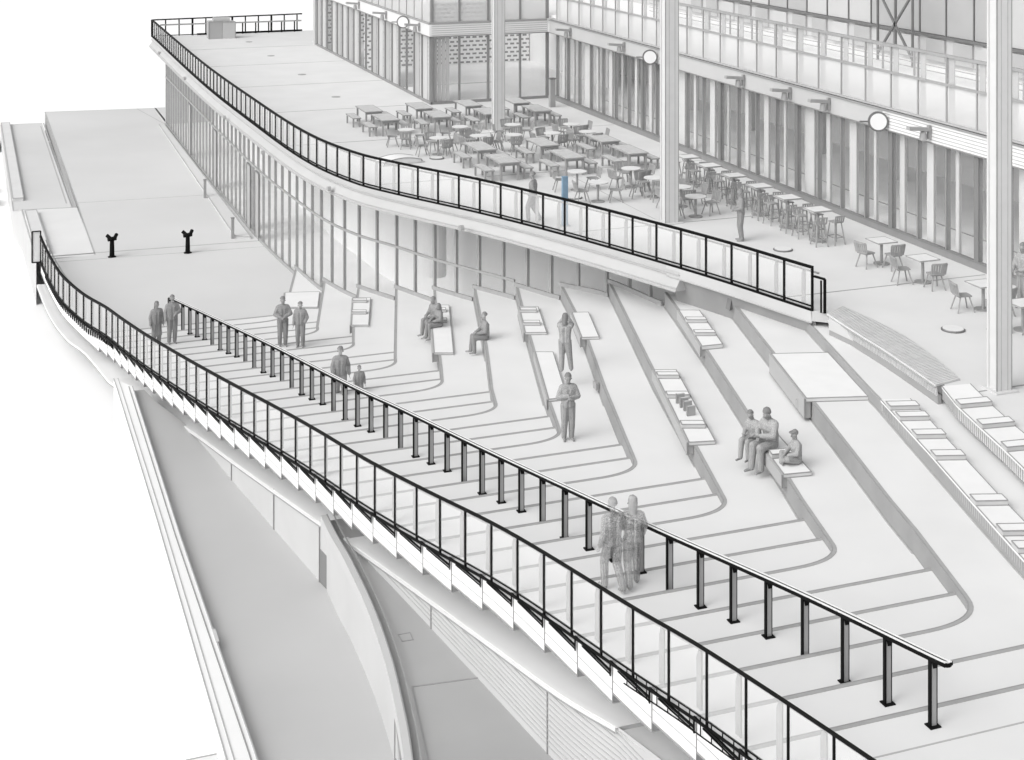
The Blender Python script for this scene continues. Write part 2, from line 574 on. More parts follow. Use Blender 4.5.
def kerb(label, pts, z0, z1, m='offwhite'):
    k = MB()
    k.prism(pts, z0, z1, m)
    k.path([(p[0], p[1], z1 + .004) for p in pts], 0.05, 0.02, 'line_light', closed=True)
    return tag(k.build('low_kerb'), label, 'kerb')
kerb('long low kerb along the outer edge of the lower walkway', [(2.14, 115.4), (2.28, 89.0), (2.85, 89.0), (2.72, 115.4)], zl + .003, zl + 0.18)
kerb('short double kerb beside the upper end of the curved railing', [(2.95, 73.6), (3.55, 73.6), (3.3, 82.6), (2.72, 82.6)], ZP - .015, ZP + 0.15)
kerb('long flat kerb at the foot of the glazed storefront', [(12.25, 73.6), (12.95, 73.2), (12.85, 107.0), (12.5, 107.2)], ZP + .003, ZP + 0.10, 'plaza')

def stone(label, x0, x1, y0, y1):
    s_ = MB()
    s_.box(x0, x1, y0, y1, ZG, ZG + 0.45, 'concrete', 'offwhite')
    s_.path([(x0, y0, ZG + .455), (x1, y0, ZG + .455), (x1, y1, ZG + .455), (x0, y1, ZG + .455)], 0.06, 0.02, 'line_light', True)
    return tag(s_.build('stone_block'), label, 'stone block', 'stone blocks left of the walkway')
stone('long flat stone block left of the walkway, furthest of three', -0.6, 2.0, 112.5, 116.0)
stone('flat stone block left of the walkway, middle of three', -0.6, 1.35, 98.3, 99.8)
stone('flat stone block left of the walkway, nearest of three', -0.6, 1.45, 94.6, 96.2)

# ------------------------------------------------------------------ street level below the stairs
fl = MB()
LEDGE = catmull([(10.53, 23.74), (10.12, 25.53), (9.69, 28.58), (8.96, 33.65), (8.32, 37.69), (7.41, 43.65), (6.58, 49.26), (5.75, 52.5), (5.02, 57.2), (4.32, 61.6), (3.72, 63.8), (3.2, 67.5), (2.9, 72.5)], 5)
zled = lambda y: max(slope(y) - 1.5, -6.95)
fl.poly([(5.2, 8.0, Z1), (10.5, 8.0, Z1), (10.5, 34.0, Z1)] + [(p[0] + .12, p[1], Z1) for p in LEDGE if 34.2 < p[1] < 53.5] + [(5.2, 53.4, Z1)], 'floor_grey')
tag(fl.build('street_floor'), kind='structure')
rf = MB()
W2 = catmull([(8.47, 37.0), (8.44, 35.8), (8.46, 34.46), (8.39, 32.12), (8.21, 29.97), (7.95, 28.12), (7.66, 26.49), (7.0, 23.6)], 5)
rf.poly([(p[0] + .05, p[1], Z2 - .06) for p in W2] + [(12.5, 23.6, Z2 - .06), (11.5, 30.0, Z2 - .06), (9.6, 37.0, Z2 - .06)], 'roof_grey')
for a, b in [((8.37, 28.94), (7.6, 24.2)), ((8.37, 28.94), (10.2, 28.75))]:
    rf.bar((a[0], a[1], Z2 - .055), (b[0], b[1], Z2 - .055), 0.035, 0.012, 'line')
rf.path([(8.65, 31.0, Z2 - .055), (8.92, 31.0, Z2 - .055), (8.9, 30.69, Z2 - .055), (8.66, 30.7, Z2 - .055)], 0.02, 0.012, 'line', True)
tag(rf.build('lower_roof_floor'), kind='structure')

w1 = MB()
base = [p for p in LEDGE if 34.4 < p[1] < 54.0]
lower = [(p[0] + .05, p[1]) for p in base]
for i in range(len(lower) - 1):
    a, b = lower[i], lower[i + 1]
    w1.poly([(a[0] + .01, a[1], zled(a[1])), (b[0] + .01, b[1], zled(b[1])), (b[0] + .01, b[1], ZG), (a[0] + .01, a[1], ZG)], 'wall_light')
for yy, zt in [(44.6, -5.2), (40.9, -4.7), (37.5, -4.3), (36.0, -4.05), (34.9, -4.05)]:
    xx = lerp_path(lower, 1)(yy)
    w1.bar((xx - .012, yy, Z1), (xx - .012, yy, zt), 0.03, 0.02, 'line')
cw = tag(w1.build('curved_wall'), 'pale curved wall with upright joints under the stair ledge', 'wall')
w1d = MB()
xd = lerp_path(lower, 1)(37.3)
w1d.hexa([(xd - .05, 37.55, Z1), (xd + .05, 37.05, Z1), (xd + .12, 37.05, Z1), (xd, 37.55, Z1)], [(xd - .05, 37.55, Z1 + .85), (xd + .05, 37.05, Z1 + .85), (xd + .12, 37.05, Z1 + .85), (xd, 37.55, Z1 + .85)], 'panel_dark')
w1d.build('access_panel', cw)

w2 = MB()
rows = w2.sweep(W2, [(0.0, Z1 - .3), (0.0, Z2 + .1), (-0.16, Z2 + .1), (-0.16, Z2 - .2)], 'wall_light')
w2.path([(p[0], p[1], Z2 + .105) for p in W2], 0.03, 0.015, 'line')
w2.path([(p[0] + .16, p[1], Z2 + .105) for p in W2], 0.03, 0.015, 'line')
w2o = tag(w2.build('parapet_wall'), 'bowed parapet wall with a white coping beside the grey roof', 'wall')
nm = MB()
nm.poly([(7.93, 28.6, -4.3), (7.86, 28.1, -4.3), (7.80, 27.7, -4.9), (7.86, 28.15, -5.0)], 'panel_grey')
nm.path([(7.92, 28.6, -4.3), (7.80, 27.7, -4.85), (7.86, 28.4, -5.1)], 0.03, 0.03, 'line', True)
nm.build('niche', w2o)

# ribbed fascia wall under the ledge
rb = MB()
rp = [(p[0] + 0.06, p[1]) for p in LEDGE if p[1] < 36.0]
rp = [(11.1, 19.0), (10.85, 21.5)] + rp
for a, b in zip(rp, rp[1:]):
    rb.poly([(a[0], a[1], zled(a[1])), (b[0], b[1], zled(b[1])), (b[0], b[1], Z2 - .1), (a[0], a[1], Z2 - .1)], 'wall_light')
zz = -3.9
while zz < -2.0:
    seg = [(p[0] - .006, p[1], zz) for p in rp if zled(p[1]) - 0.04 > zz]
    if len(seg) > 1:
        rb.path(seg, 0.012, 0.022, 'line_light')
    zz += 0.10
for yy in (25.9, 31.0):
    xx = lerp_path(rp, 1)(yy)
    rb.bar((xx - .012, yy, Z2 - .1), (xx - .012, yy, zled(yy) - .03), 0.03, 0.02, 'line')
tag(rb.build('ribbed_wall'), 'pale wall with fine horizontal ribs below the concrete ledge', 'wall')

lg = MB()
for a, b in zip(LEDGE, LEDGE[1:]):
    za, zb = zled(a[1]), zled(b[1])
    lg.poly([(a[0], a[1], za), (a[0] + 2.2, a[1], za), (b[0] + 2.2, b[1], zb), (b[0], b[1], zb)], 'white')
    lg.poly([(a[0], a[1], za), (b[0], b[1], zb), (b[0], b[1], zb - .09), (a[0], a[1], za - .09)], 'offwhite')
    lg.poly([(a[0], a[1], za - .09), (b[0], b[1], zb - .09), (b[0] + 2.2, b[1], zb - .09), (a[0] + 2.2, a[1], za - .09)], 'concrete')
a = LEDGE[0]
lg.poly([(a[0], a[1], zled(a[1])), (a[0] + 2.2, a[1], zled(a[1])), (a[0] + 2.2, a[1], zled(a[1]) - .09), (a[0], a[1], zled(a[1]) - .09)], 'concrete')
lq = [(10.50, 23.76), (10.85, 21.5), (11.1, 19.0), (11.25, 14.0)]
for a, b in zip(lq, lq[1:]):
    za, zb = slope(a[1]) - 1.57, slope(b[1]) - 1.57
    lg.poly([(a[0] + .05, a[1], za), (a[0] + 2.2, a[1], za), (b[0] + 2.2, b[1], zb), (b[0] + .05, b[1], zb)], 'offwhite')
lg.path([(p[0] + .09, p[1], slope(p[1]) - 1.56) for p in lq], 0.03, 0.02, 'line_light')
lg.path([(p[0] + .09, p[1], zled(p[1]) + .004) for p in LEDGE], 0.13, 0.012, 'white')
lg.path([(p[0] - .005, p[1], zled(p[1]) - .085) for p in LEDGE], 0.016, 0.022, 'line')
tag(lg.build('concrete_ledge'), 'long sloping concrete ledge running under the saw-toothed stair edge', 'ledge')

pw = MB()
po = [(4.76, 54.2), (4.78, 53.0), (4.86, 41.98), (4.88, 30.8), (4.9, 26.0)]
pi = [(5.48, 26.0), (5.46, 30.66), (5.33, 41.0), (5.3, 52.63), (5.3, 53.2)]
pw.prism(po + pi, ZG, Z1 + 0.22, 'white')
for L_, dz in ((po, 0.225), (pi, 0.225)):
    pw.path([(p[0], p[1], Z1 + dz) for p in L_], 0.03, 0.02, 'line_light')
pw.path([(p[0] + .14, p[1], Z1 + .225) for p in po], 0.025, 0.02, 'line_light')
pw.path([(p[0] - .12, p[1], Z1 + .225) for p in pi], 0.03, 0.02, 'line')
pwo = tag(pw.build('boundary_wall'), 'straight white boundary wall along the outside of the grey street floor', 'wall')
pb = MB()
pb.box(5.38, 5.46, 35.0, 35.6, Z1 + .0, Z1 + 0.24, 'wall_light')
pb.build('service_box', pwo)
pe = MB()
pe.box(4.1, 4.72, 29.2, 30.6, ZG, Z1 + 0.22, 'white')
pe.path([(4.1, 30.6, Z1 + .225), (4.72, 30.6, Z1 + .225)], 0.03, 0.02, 'line_light')
pe.build('wall_spur', pwo)

# ------------------------------------------------------------------ upper terrace deck
A_FRONT = [(22.55, 36.1), (22.2, 35.6), (22.3, 34.2), (22.25, 32.8), (22.1, 31.2), (22.05, 30.3), (21.75, 28.9), (21.4, 27.64), (21.1, 26.43), (20.0, 22.5), (19.0, 18.5)]
dk = MB()
deck_pts = [(p[0], p[1]) for p in RAIL_T] + [(22.6, 111.2), (36.0, 111.2), (36.0, 18.5)] + list(reversed(A_FRONT))
dk.prism(deck_pts, -0.28, 0.0, 'wall_light', 'deck')
for a, b in zip(A_FRONT, A_FRONT[1:]):
    dk.poly([(a[0] + .02, a[1], -0.27), (b[0] + .02, b[1], -0.27), (b[0] + .02, b[1], ZB - .1), (a[0] + .02, a[1], ZB - .1)], 'riser')
for yy, x0 in [(102.1, 12.6), (93.2, 12.6), (84.0, 12.6), (74.85, 13.0), (65.8, 13.3), (56.6, 14.6), (47.0, 18.9), (37.85, 22.0), (29.5, 22.3)]:
    dk.bar((x0, yy, 0.002), (29.1 if yy < 74.8 else 22.5, yy, 0.002), 0.055, 0.008, 'line')
dk.bar((22.72, 47.0, 0.002), (22.72, 55.5, 0.002), 0.03, 0.008, 'line_light')
dk.poly([(27.6, 36.2, .004), (29.05, 36.2, .004), (29.05, 74.5, .004), (27.6, 74.5, .004)], 'offwhite')
tag(dk.build('terrace'), kind='structure')

# uppermost seating row
rb_ = [(22.55, 38.2), (22.3, 36.94), (20.9, 31.8), (20.65, 30.82), (20.13, 29.02), (19.1, 25.39), (18.48, 23.21), (17.4, 19.0)]
bs = MB()
bs.poly([(p[0], p[1], ZB) for p in rb_] + [(21.5, 19.0, ZB), (24.2, 30.0, ZB), (24.2, 38.0, ZB)], 'tread')
for a, b in zip(rb_, rb_[1:]):
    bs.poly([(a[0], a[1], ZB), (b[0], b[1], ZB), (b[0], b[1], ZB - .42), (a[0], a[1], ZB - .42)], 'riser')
bs.path([(p[0] + .035, p[1], ZB + .003) for p in rb_], 0.07, 0.012, 'nosing')
bs.path([(p[0] - .012, p[1], lev(2) + .006) for p in rb_], 0.03, 0.012, 'line_light')
tag(bs.build('upper_seating_row'), kind='structure')

# ------------------------------------------------------------------ canopy edge under the terrace railing
cp = MB()
CAN = [p for p in RAIL_T if p[1] > 41.6]
prof = [(0.02, 0.0), (0.02, -0.2), (-0.06, -0.22), (-0.06, -0.27), (0.16, -0.58), (0.18, -0.68), (-0.9, -0.76)]
cp.sweep(CAN, prof, 'canopy_grey')
for o_, z_, w_ in ((0.03, -0.2, .03), (0.17, -0.585, .03), (0.19, -0.675, .04)):
    q = []
    for i, p in enumerate(CAN):
        a, b = Vector(CAN[max(i - 1, 0)]), Vector(CAN[min(i + 1, len(CAN) - 1)])
        d = (b - a).normalized()
        q.append((p[0] - d.y * o_, p[1] + d.x * o_, z_))
    cp.path(q, w_, w_, 'line_light')
can = tag(cp.build('canopy'), 'long pale canopy edge curving below the black terrace railing', 'canopy')
ends = CAN[0]
ce = MB()
ed_ = (Vector(CAN[1]) - Vector(CAN[0])).normalized()
ce.poly([(ends[0] - ed_.y * o_, ends[1] + ed_.x * o_, z_) for o_, z_ in prof] + [(ends[0] + ed_.y * .9, ends[1] - ed_.x * .9, 0)], 'concrete')
ce.build('end_cap', can)
for n_, (px, y_) in enumerate([(12.3, 105.0), (12.3, 92.0), (12.32, 77.0), (12.45, 67.0), (13.55, 58.6), (16.55, 50.7)]):
    m_ = MB()
    r_ = 0.16
    pts = [(px + .02 + 0.0, y_ + r_ * math.cos(t), -0.52 + r_ * math.sin(t)) for t in [math.pi * i / 8 for i in range(9)]]
    m_.hexa([(p[0] - .14, p[1], p[2]) for p in pts], pts, 'mid_metal')
    names = ['furthest', 'second furthest', 'third furthest', 'third nearest', 'second nearest', 'nearest']
    tag(m_.build('canopy_light'), 'small half-round light on the canopy edge, %s of six from the viewer' % names[n_], 'light', 'lights along the canopy edge')

# grey wall below the near end of the terrace
gw = MB()
GW = [p for p in RAIL_T if p[1] <= 42.6]
GWp = [(p[0] + 0.1, p[1]) for p in GW]
for a, b in zip(GWp, GWp[1:]):
    gw.poly([(a[0], a[1], -0.27), (b[0], b[1], -0.27), (b[0] + .4, b[1] + .2, -1.4), (a[0] + .4, a[1] + .2, -1.4)], 'riser')
    gw.poly([(a[0] - .13, a[1], 0), (b[0] - .13, b[1], 0), (b[0] - .1, b[1], -0.33), (a[0] - .1, a[1], -0.33)], 'concrete')
gw.path([(p[0] - .11, p[1], -0.33) for p in GWp], 0.03, 0.03, 'line_light')
gwo = tag(gw.build('retaining_wall'), 'grey retaining wall under the near end of the terrace railing', 'wall')
dr = MB()
dr.bar((21.45, 39.95, -0.86), (21.5, 39.8, -0.25), 0.12, 0.16, 'panel_dark')
dr.build('door_jamb', gwo)
dr = MB()
dr.bar((21.9, 38.6, -0.52), (22.2, 37.3, -0.52), 0.10, 0.07, 'panel_grey')
dr.build('wall_light_strip', gwo)

# ------------------------------------------------------------------ glazed storefront below the terrace
sf = thing('glazed_storefront', 'curved two-tier glazed storefront under the terrace canopy, stepping up the seating rows', 'storefront', (13.3, 72, ZP))
SFL = (13.3, 72, ZP)
def part(mb, name, parent, base):
    o = mb.build(name, parent)
    o.matrix_parent_inverse = Matrix.Translation((-base[0], -base[1], -base[2]))
    return o
def floor_at(y):
    best = ZP
    for k in sorted(JY, reverse=True):
        if y < JY[k]:
            best = lev(k)
    return best
zc = -0.74
mul = [(p, t) for p, t in along(FACS, 1.22, 2.6)]
for i, (p, tg) in enumerate(mul):
    fz = floor_at(p[1])
    if fz > -1.3: continue
    n_ = Vector((-tg.y, tg.x))
    m_ = MB()
    a = Vector((p[0], p[1], 0))
    m_.prism([(p[0] + n_.x * .02 - tg.x * .04, p[1] + n_.y * .02 - tg.y * .04), (p[0] + n_.x * .02 + tg.x * .04, p[1] + n_.y * .02 + tg.y * .04),
              (p[0] - n_.x * .10 + tg.x * .04, p[1] - n_.y * .10 + tg.y * .04), (p[0] - n_.x * .10 - tg.x * .04, p[1] - n_.y * .10 - tg.y * .04)], fz, zc, 'mid_metal')
    part(m_, 'mullion', sf, SFL)
    if i + 1 < len(mul):
        q = mul[i + 1][0]
        gz = min(fz, floor_at(q[1]))
        m_ = MB()
        m_.poly([(p[0], p[1], gz + .1), (q[0], q[1], gz + .1), (q[0], q[1], zc), (p[0], p[1], zc)], 'glass_window')
        part(m_, 'glass_panel', sf, SFL)
sills = {}
for i in range(len(FACS) - 1):
    a, b = FACS[i], FACS[i + 1]
    f_ = floor_at((a[1] + b[1]) / 2)
    if f_ > -1.6: continue
    m_ = sills.setdefault(round(f_, 2), MB())
    m_.bar((a[0] - .03, a[1], f_ + .07), (b[0] - .03, b[1], f_ + .07), 0.08, 0.14, 'mid_metal')
for m_ in sills.values():
    part(m_, 'sill', sf, SFL)
m_ = MB()
for i in range(len(FACS) - 1):
    a, b = FACS[i], FACS[i + 1]
    if floor_at((a[1] + b[1]) / 2) < -3.0:
        m_.bar((a[0] - .03, a[1], -2.45), (b[0] - .03, b[1], -2.45), 0.07, 0.09, 'mid_metal')
part(m_, 'transom', sf, SFL)
for yd in (95.5, 85.5, 75.3, 73.2):
    m_ = MB()
    m_.box(xF(yd) - .05, xF(yd) + .02, yd - .5, yd + .5, ZP + .02, -2.6, 'panel_grey')
    m_.path([(xF(yd) - .06, yd - .5, ZP), (xF(yd) - .06, yd - .5, -2.6), (xF(yd) - .06, yd + .5, -2.6), (xF(yd) - .06, yd + .5, ZP)], 0.05, 0.05, 'frame')
    part(m_, 'door', sf, SFL)
# the room behind the glass
m_ = MB()
back = [(p[0] + 3.4, p[1] + 1.8) for p in FACS]
for a, b in zip(back, back[1:]):
    m_.poly([(a[0], a[1], zc), (b[0], b[1], zc), (b[0], b[1], ZP - .1), (a[0], a[1], ZP - .1)], 'inside')
part(m_, 'back_wall', sf, SFL)
m_ = MB()
for i in range(len(FACS) - 1):
    a, b = FACS[i], FACS[i + 1]
    f_ = ZP + .01
    m_.poly([(a[0] + .02, a[1], f_), (b[0] + .02, b[1], f_), (b[0] + 3.5, b[1] + 1.9, f_), (a[0] + 3.5, a[1] + 1.9, f_)], 'inside')
part(m_, 'room_floor', sf, SFL)
m_ = MB()
m_.cyl((17.6, 57.4), 0.42, -4.0, zc, 'inside', 20)
part(m_, 'round_pillar', sf, SFL)
m_ = MB()
m_.box(13.0, 16.6, 107.5, 107.7, ZP, -0.3, 'wall_light')
part(m_, 'end_wall', sf, SFL)

def small_post(label, x, y):
    m_ = MB()
    m_.box(x - .07, x + .07, y - .07, y + .07, ZP, ZP + 1.0, 'mid_metal')
    m_.box(x - .09, x + .09, y - .09, y + .09, ZP + 1.0, ZP + 1.03, 'frame')
    tag(m_.build('door_post'), label, 'post')
small_post('slim grey post on the plaza halfway along the storefront kerb', 12.17, 83.06)
small_post('slim grey post on the plaza at the near end of the storefront kerb', 12.13, 73.6)

# ------------------------------------------------------------------ railings
def rail_set(root, base, path3, hh, spacing, start, inner=True, side=1, wd=lambda y: .045):
    """path3: points (x, y, ztop) of the top rail. side: +1 = walkway lies to the right of travel"""
    m_ = MB()
    for a, b in zip(path3, path3[1:]):
        w_ = wd(a[1]) * 1.2
        m_.bar(a, b, w_, w_, 'black')
    part(m_, 'top_rail', root, base)
    m_ = MB()
    for a, b in zip(path3, path3[1:]):
        w_ = wd(a[1])
        m_.bar((a[0], a[1], a[2] - hh + .09), (b[0], b[1], b[2] - hh + .09), w_ * .8, w_ * .65, 'black')
        m_.bar((a[0], a[1], a[2] - hh - .02), (b[0], b[1], b[2] - hh - .02), w_ * 1.1, w_ * .9, 'black')
    part(m_, 'bottom_rail', root, base)
    posts = along(path3, spacing, start)
    for i, (p, tg) in enumerate(posts):
        m_ = MB()
        m_.bar((p[0], p[1], p[2] - hh - .04), (p[0], p[1], p[2]), wd(p[1]), wd(p[1]) * .9, 'black', up=(tg.x, tg.y, 0))
        part(m_, 'post', root, base)
        if i + 1 < len(posts):
            q = posts[i + 1][0]
            m_ = MB()
            dx, dy = (q[0] - p[0]) * .03, (q[1] - p[1]) * .03
            m_.poly([(p[0] + dx, p[1] + dy, p[2] - hh + .09), (q[0] - dx, q[1] - dy, q[2] - hh + .09), (q[0] - dx, q[1] - dy, q[2] - .03), (p[0] + dx, p[1] + dy, p[2] - .03)], 'glass_rail')
            part(m_, 'glass_panel', root, base)
            if inner:
                n_ = Vector((tg.y, -tg.x)).normalized() * side
                mx = ((p[0] * .5 + q[0] * .5) + n_.x * .22, (p[1] * .5 + q[1] * .5) + n_.y * .22, (p[2] + q[2]) / 2)
                m_ = MB()
                t2 = Vector((tg.x, tg.y)).normalized()
                w = 0.07
                pr = [(-w, -hh + .02), (w, -hh + .02), (w, -.34), (w * .3, -.22), (-w, -.22)]
                m_.hexa([(mx[0] + t2.x * u - n_.x * .012, mx[1] + t2.y * u - n_.y * .012, mx[2] + v) for u, v in pr],
                        [(mx[0] + t2.x * u + n_.x * .012, mx[1] + t2.y * u + n_.y * .012, mx[2] + v) for u, v in pr], 'mid_metal')
                part(m_, 'stanchion', root, base)
    if inner:
        m_ = MB()
        P3 = []
        for i, p in enumerate(path3):
            a, b = Vector(path3[max(i - 1, 0)]), Vector(path3[min(i + 1, len(path3) - 1)])
            d = (b - a)
            n_ = Vector((d.y, -d.x)).normalized() * side
            P3.append((p[0] + n_.x * .24, p[1] + n_.y * .24, p[2] - 0.2))
        m_.tube(P3, 0.03, 'mid_metal', 8)
        part(m_, 'handrail', root, base)

# left railing beside the stairs
LB = (8.1, 36.3, slope(36.3))
lr = thing('glass_railing', 'long black framed glass railing following the outer left edge of the stairs', 'railing', LB)
def ztop(y):
    zs = slope(y) + 1.12
    zf = ZP + 1.12
    s_ = 0.25
    d = zs - zf
    return zf + (d + math.sqrt(d * d + s_ * s_)) / 2 if True else max(zs, zf)
P3 = [(xL(y) - .03, y, ztop(y)) for y in [13.6 + i * (72.5 - 13.6) / 110 for i in range(111)]]
rail_set(lr, LB, P3, 1.15, 1.06, 0.35, wd=lambda y: .034 + max(0, y - 18) * .0008)
for k in range(0, 34):
    yk, yn = yl(k), yl(k - 1)
    m_ = MB()
    z = lev(k)
    m_.bar((xL(yk) - .05, yk, z), (xL(yn) - .05, yn, z), 0.032, 0.03, 'black')
    m_.bar((xL(yk - .25) - .05, yk - .25, z - .05), (xL(yn) - .05, yn, z - .06), 0.02, 0.018, 'black')
    m_.bar((xL(yn) - .05, yn, z - .09), (xL(yn) - .05, yn, z + R), 0.02, 0.03, 'black')
    part(m_, 'step_edge', lr, LB)
m_ = MB()
for i in range(26):
    y = 15.0 + i * 0.3
    z = slope(y)
    m_.bar((xL(y) - .04, y, z - .22), (xL(y) - .04, y, z + .08), 0.014, 0.014, 'black')
m_.path([(xL(y) - .04, y, slope(y) - .22) for y in (15, 17, 19, 21, 22.6)], 0.016, 0.016, 'black')
part(m_, 'fixing_lugs', lr, LB)
m_ = MB()
for i in range(46):
    y = 57.5 + i * 0.28
    m_.bar((xL(y) - .05, y, max(slope(y), ZP) - .20), (xL(y) - .05, y, max(slope(y), ZP)), 0.05, 0.06, 'black')
part(m_, 'edge_brackets', lr, LB)
m_ = MB()
m_.box(2.72, 3.06, 72.55, 72.58, ZP - .05, ZP + 1.35, 'white')
m_.path([(2.7, 72.53, ZP - .07), (3.08, 72.53, ZP - .07), (3.08, 72.53, ZP + 1.37), (2.7, 72.53, ZP + 1.37)], 0.06, 0.04, 'black', True)
part(m_, 'end_panel', lr, LB)

# terrace railing
TB = (18.7, 47.0, 0)
tr = thing('glass_railing', 'black framed glass railing along the curved edge of the upper terrace', 'railing', TB)
rail_set(tr, TB, [(p[0] + .03, p[1], 1.22) for p in RAIL_T], 1.18, 1.08, 0.02, wd=lambda y: .06 + max(0, y - 36) * .0003)
m_ = MB()
m_.path([(22.40, 36.12, 0.0), (22.40, 36.12, 0.95), (22.22, 36.4, 0.98)], 0.07, 0.05, 'black')
m_.path([(22.33, 36.2, 0.0), (22.33, 36.2, 0.9)], 0.04, 0.04, 'black')
part(m_, 'end_loop', tr, TB)

# railing at the far end of the terrace
FB = (17.5, 111.0, 0)
fr = thing('far_railing', 'black railing closing the far end of the upper terrace behind the cabinet', 'railing', FB)
m_ = MB(); m_.path([(12.45, 111.0, 1.22), (23.5, 111.0, 1.30)], 0.08, 0.09, 'black'); part(m_, 'top_rail', fr, FB)
m_ = MB(); m_.path([(12.45, 111.0, 0.06), (15.7, 111.0, 0.06)], 0.06, 0.06, 'black'); m_.path([(15.7, 111.0, 0.06), (23.5, 111.0, 0.06)], 0.1, 0.14, 'black'); part(m_, 'bottom_rail', fr, FB)
for i in range(12):
    x = 12.45 + i * 0.97
    m_ = MB(); m_.bar((x, 111.0, 0), (x, 111.0, 1.24), 0.09 if i % 3 else 0.14, 0.05, 'black'); part(m_, 'post', fr, FB)
    if i > 4:
        m_ = MB(); m_.bar((x - .25, 110.75, 0), (x - .25, 110.75, 0.78), 0.09, 0.05, 'black'); part(m_, 'stanchion', fr, FB)
m_ = MB(); m_.path([(13.0, 110.75, 0.86), (23.4, 110.75, 0.82)], 0.05, 0.10, 'mid_metal'); part(m_, 'handrail', fr, FB)

# handrail down the middle of the stairs
HB = (10.7, 38.2, slope(38.2))
hr = thing('stair_handrail', 'black and white handrail on many posts down the middle of the stairs', 'handrail', HB)
HP = catmull([(13.62, 18.62), (13.57, 18.9), (13.16, 22.0), (12.49, 25.9), (11.97, 29.2), (11.32, 33.6), (10.7, 38.16), (10.2, 41.4), (9.2, 49.5), (7.55, 60.9)], 6)
hx = lerp_path(HP, 1)
hz = lambda y: slope(y) + 0.97
P3 = [(p[0], p[1], hz(p[1])) for p in HP]
m_ = MB()
m_.path(P3, 0.165, 0.055, 'black')
m_.path([(p[0] - .045, p[1], p[2] + .027) for p in P3], 0.040, 0.022, 'white')
m_.path([(p[0] + .045, p[1], p[2] + .027) for p in P3], 0.040, 0.022, 'white')
part(m_, 'top_rail', hr, HB)
e = P3[0]
m_ = MB()
arc = lambda r, z: [(e[0] + r * math.cos(t), e[1] - r * math.sin(t), z) for t in [math.pi * i / 10 for i in range(11)]]
m_.hexa(arc(.083, e[2] - .028), arc(.083, e[2] + .0275), 'black')
m_.path(arc(.045, e[2] + .027), .040, .022, 'white')
part(m_, 'end_return', hr, HB)
hy = [18.87, 19.86, 20.86, 21.86]
while hy[-1] < 60.2:
    hy.append(hy[-1] + 0.955)
for y in hy:
    k = max(0, math.ceil((y - Y0) / T))
    zf = lev(min(k, 34))
    x = hx(y)
    m_ = MB()
    w = 0.045
    m_.box(x - w, x + w, y - .022, y + .022, zf, hz(y) - .03, 'post_grey')
    m_.box(x - w - .028, x - w, y - .03, y + .03, zf, hz(y) - .03, 'black')
    m_.box(x + w, x + w + .012, y - .03, y + .03, zf, hz(y) - .12, 'black')
    post_ = part(m_, 'post', hr, HB)
    m_ = MB()
    m_.box(x - .10, x + .09, y - .08, y + .08, zf, zf + .02, 'black')
    m_.build('base_plate', post_)
    m_ = MB()
    m_.hexa([(x - .02, y - .035, hz(y) - .15), (x + .05, y - .035, hz(y) - .15), (x + .05, y + .035, hz(y) - .15), (x - .02, y + .035, hz(y) - .15)],
            [(x - .05, y - .035, hz(y) - .025), (x + .075, y - .035, hz(y) - .025), (x + .075, y + .035, hz(y) - .025), (x - .05, y + .035, hz(y) - .025)], 'black')
    m_.build('bracket', post_)

# ------------------------------------------------------------------ the L-shaped building
BB = (29.25, 74.6, 0)
bd = thing('glazed_building', 'large L-shaped building with glazed fronts, pale fins and a set-back upper storey', 'building', BB)
XF, YE, XL_ = 29.25, 74.6, 22.6
def bpart(mb, name, label=None, parent=None):
    o = part(mb, name, bd, BB) if parent is None else mb.build(name, parent)
    if label: o['label'] = label
    return o
MOD = 1.525
ymods = [73.46 - MOD * n for n in range(0, 30)]
# ground floor, long front
m_ = MB()
m_.box(XF - .06, XF + .1, 30.0, YE, 0.0, 0.22, 'frame')
m_.box(XF - .08, XF + .06, 30.0, YE, 0.22, 0.27, 'panel_dark')
bpart(m_, 'sill')
for n, y in enumerate(ymods):
    if y < 30.5: break
    m_ = MB()
    thick = n in (7, 12, 16, 20, 23)
    w = 0.11 if thick else 0.035
    m_.box(XF - .07, XF + .10, y - w, y + w, 0.27, 3.58, 'panel_dark' if thick else 'frame')
    bpart(m_, 'mullion')
    m_ = MB()
    ww = [0.42, 0.22, 0.75, 0.30, 0.5, 0.2, 0.34][n % 7]
    m_.box(XF + .25, XF + .30, y - .1 - ww, y - .08, 0.05, 3.56, 'offwhite')
    m_.box(XF + .20, XF + .26, y - .12 - ww, y - .08 - ww, 0.05, 3.56, 'line_light')
    bpart(m_, 'fin')
    m_ = MB()
    m_.poly([(XF, y - .04, 0.27), (XF, y - MOD + .04, 0.27), (XF, y - MOD + .04, 3.56), (XF, y - .04, 3.56)], 'glass_window')
    bpart(m_, 'window')
m_ = MB()
m_.box(XF - .14, XF + .2, 43.3, YE - .3, 3.56, 4.18, 'panel_light')
m_.box(XF - .14, XF + .2, 30.0, 43.3, 3.56, 4.18, 'white')
for i in range(5):
    m_.box(XF - .155, XF - .14, 30.0, 43.3, 3.64 + i * .11, 3.665 + i * .11, 'line_light')
m_.box(XF - .17, XF - .14, 30.0, YE - .3, 3.53, 3.57, 'frame')
m_.box(XF - .18, XF + .1, 30.0, YE - .3, 4.18, 4.24, 'line')
m_.box(XF - .16, XF + .1, 30.0, YE - .3, 4.27, 4.32, 'line_light')
bpart(m_, 'fascia_band')
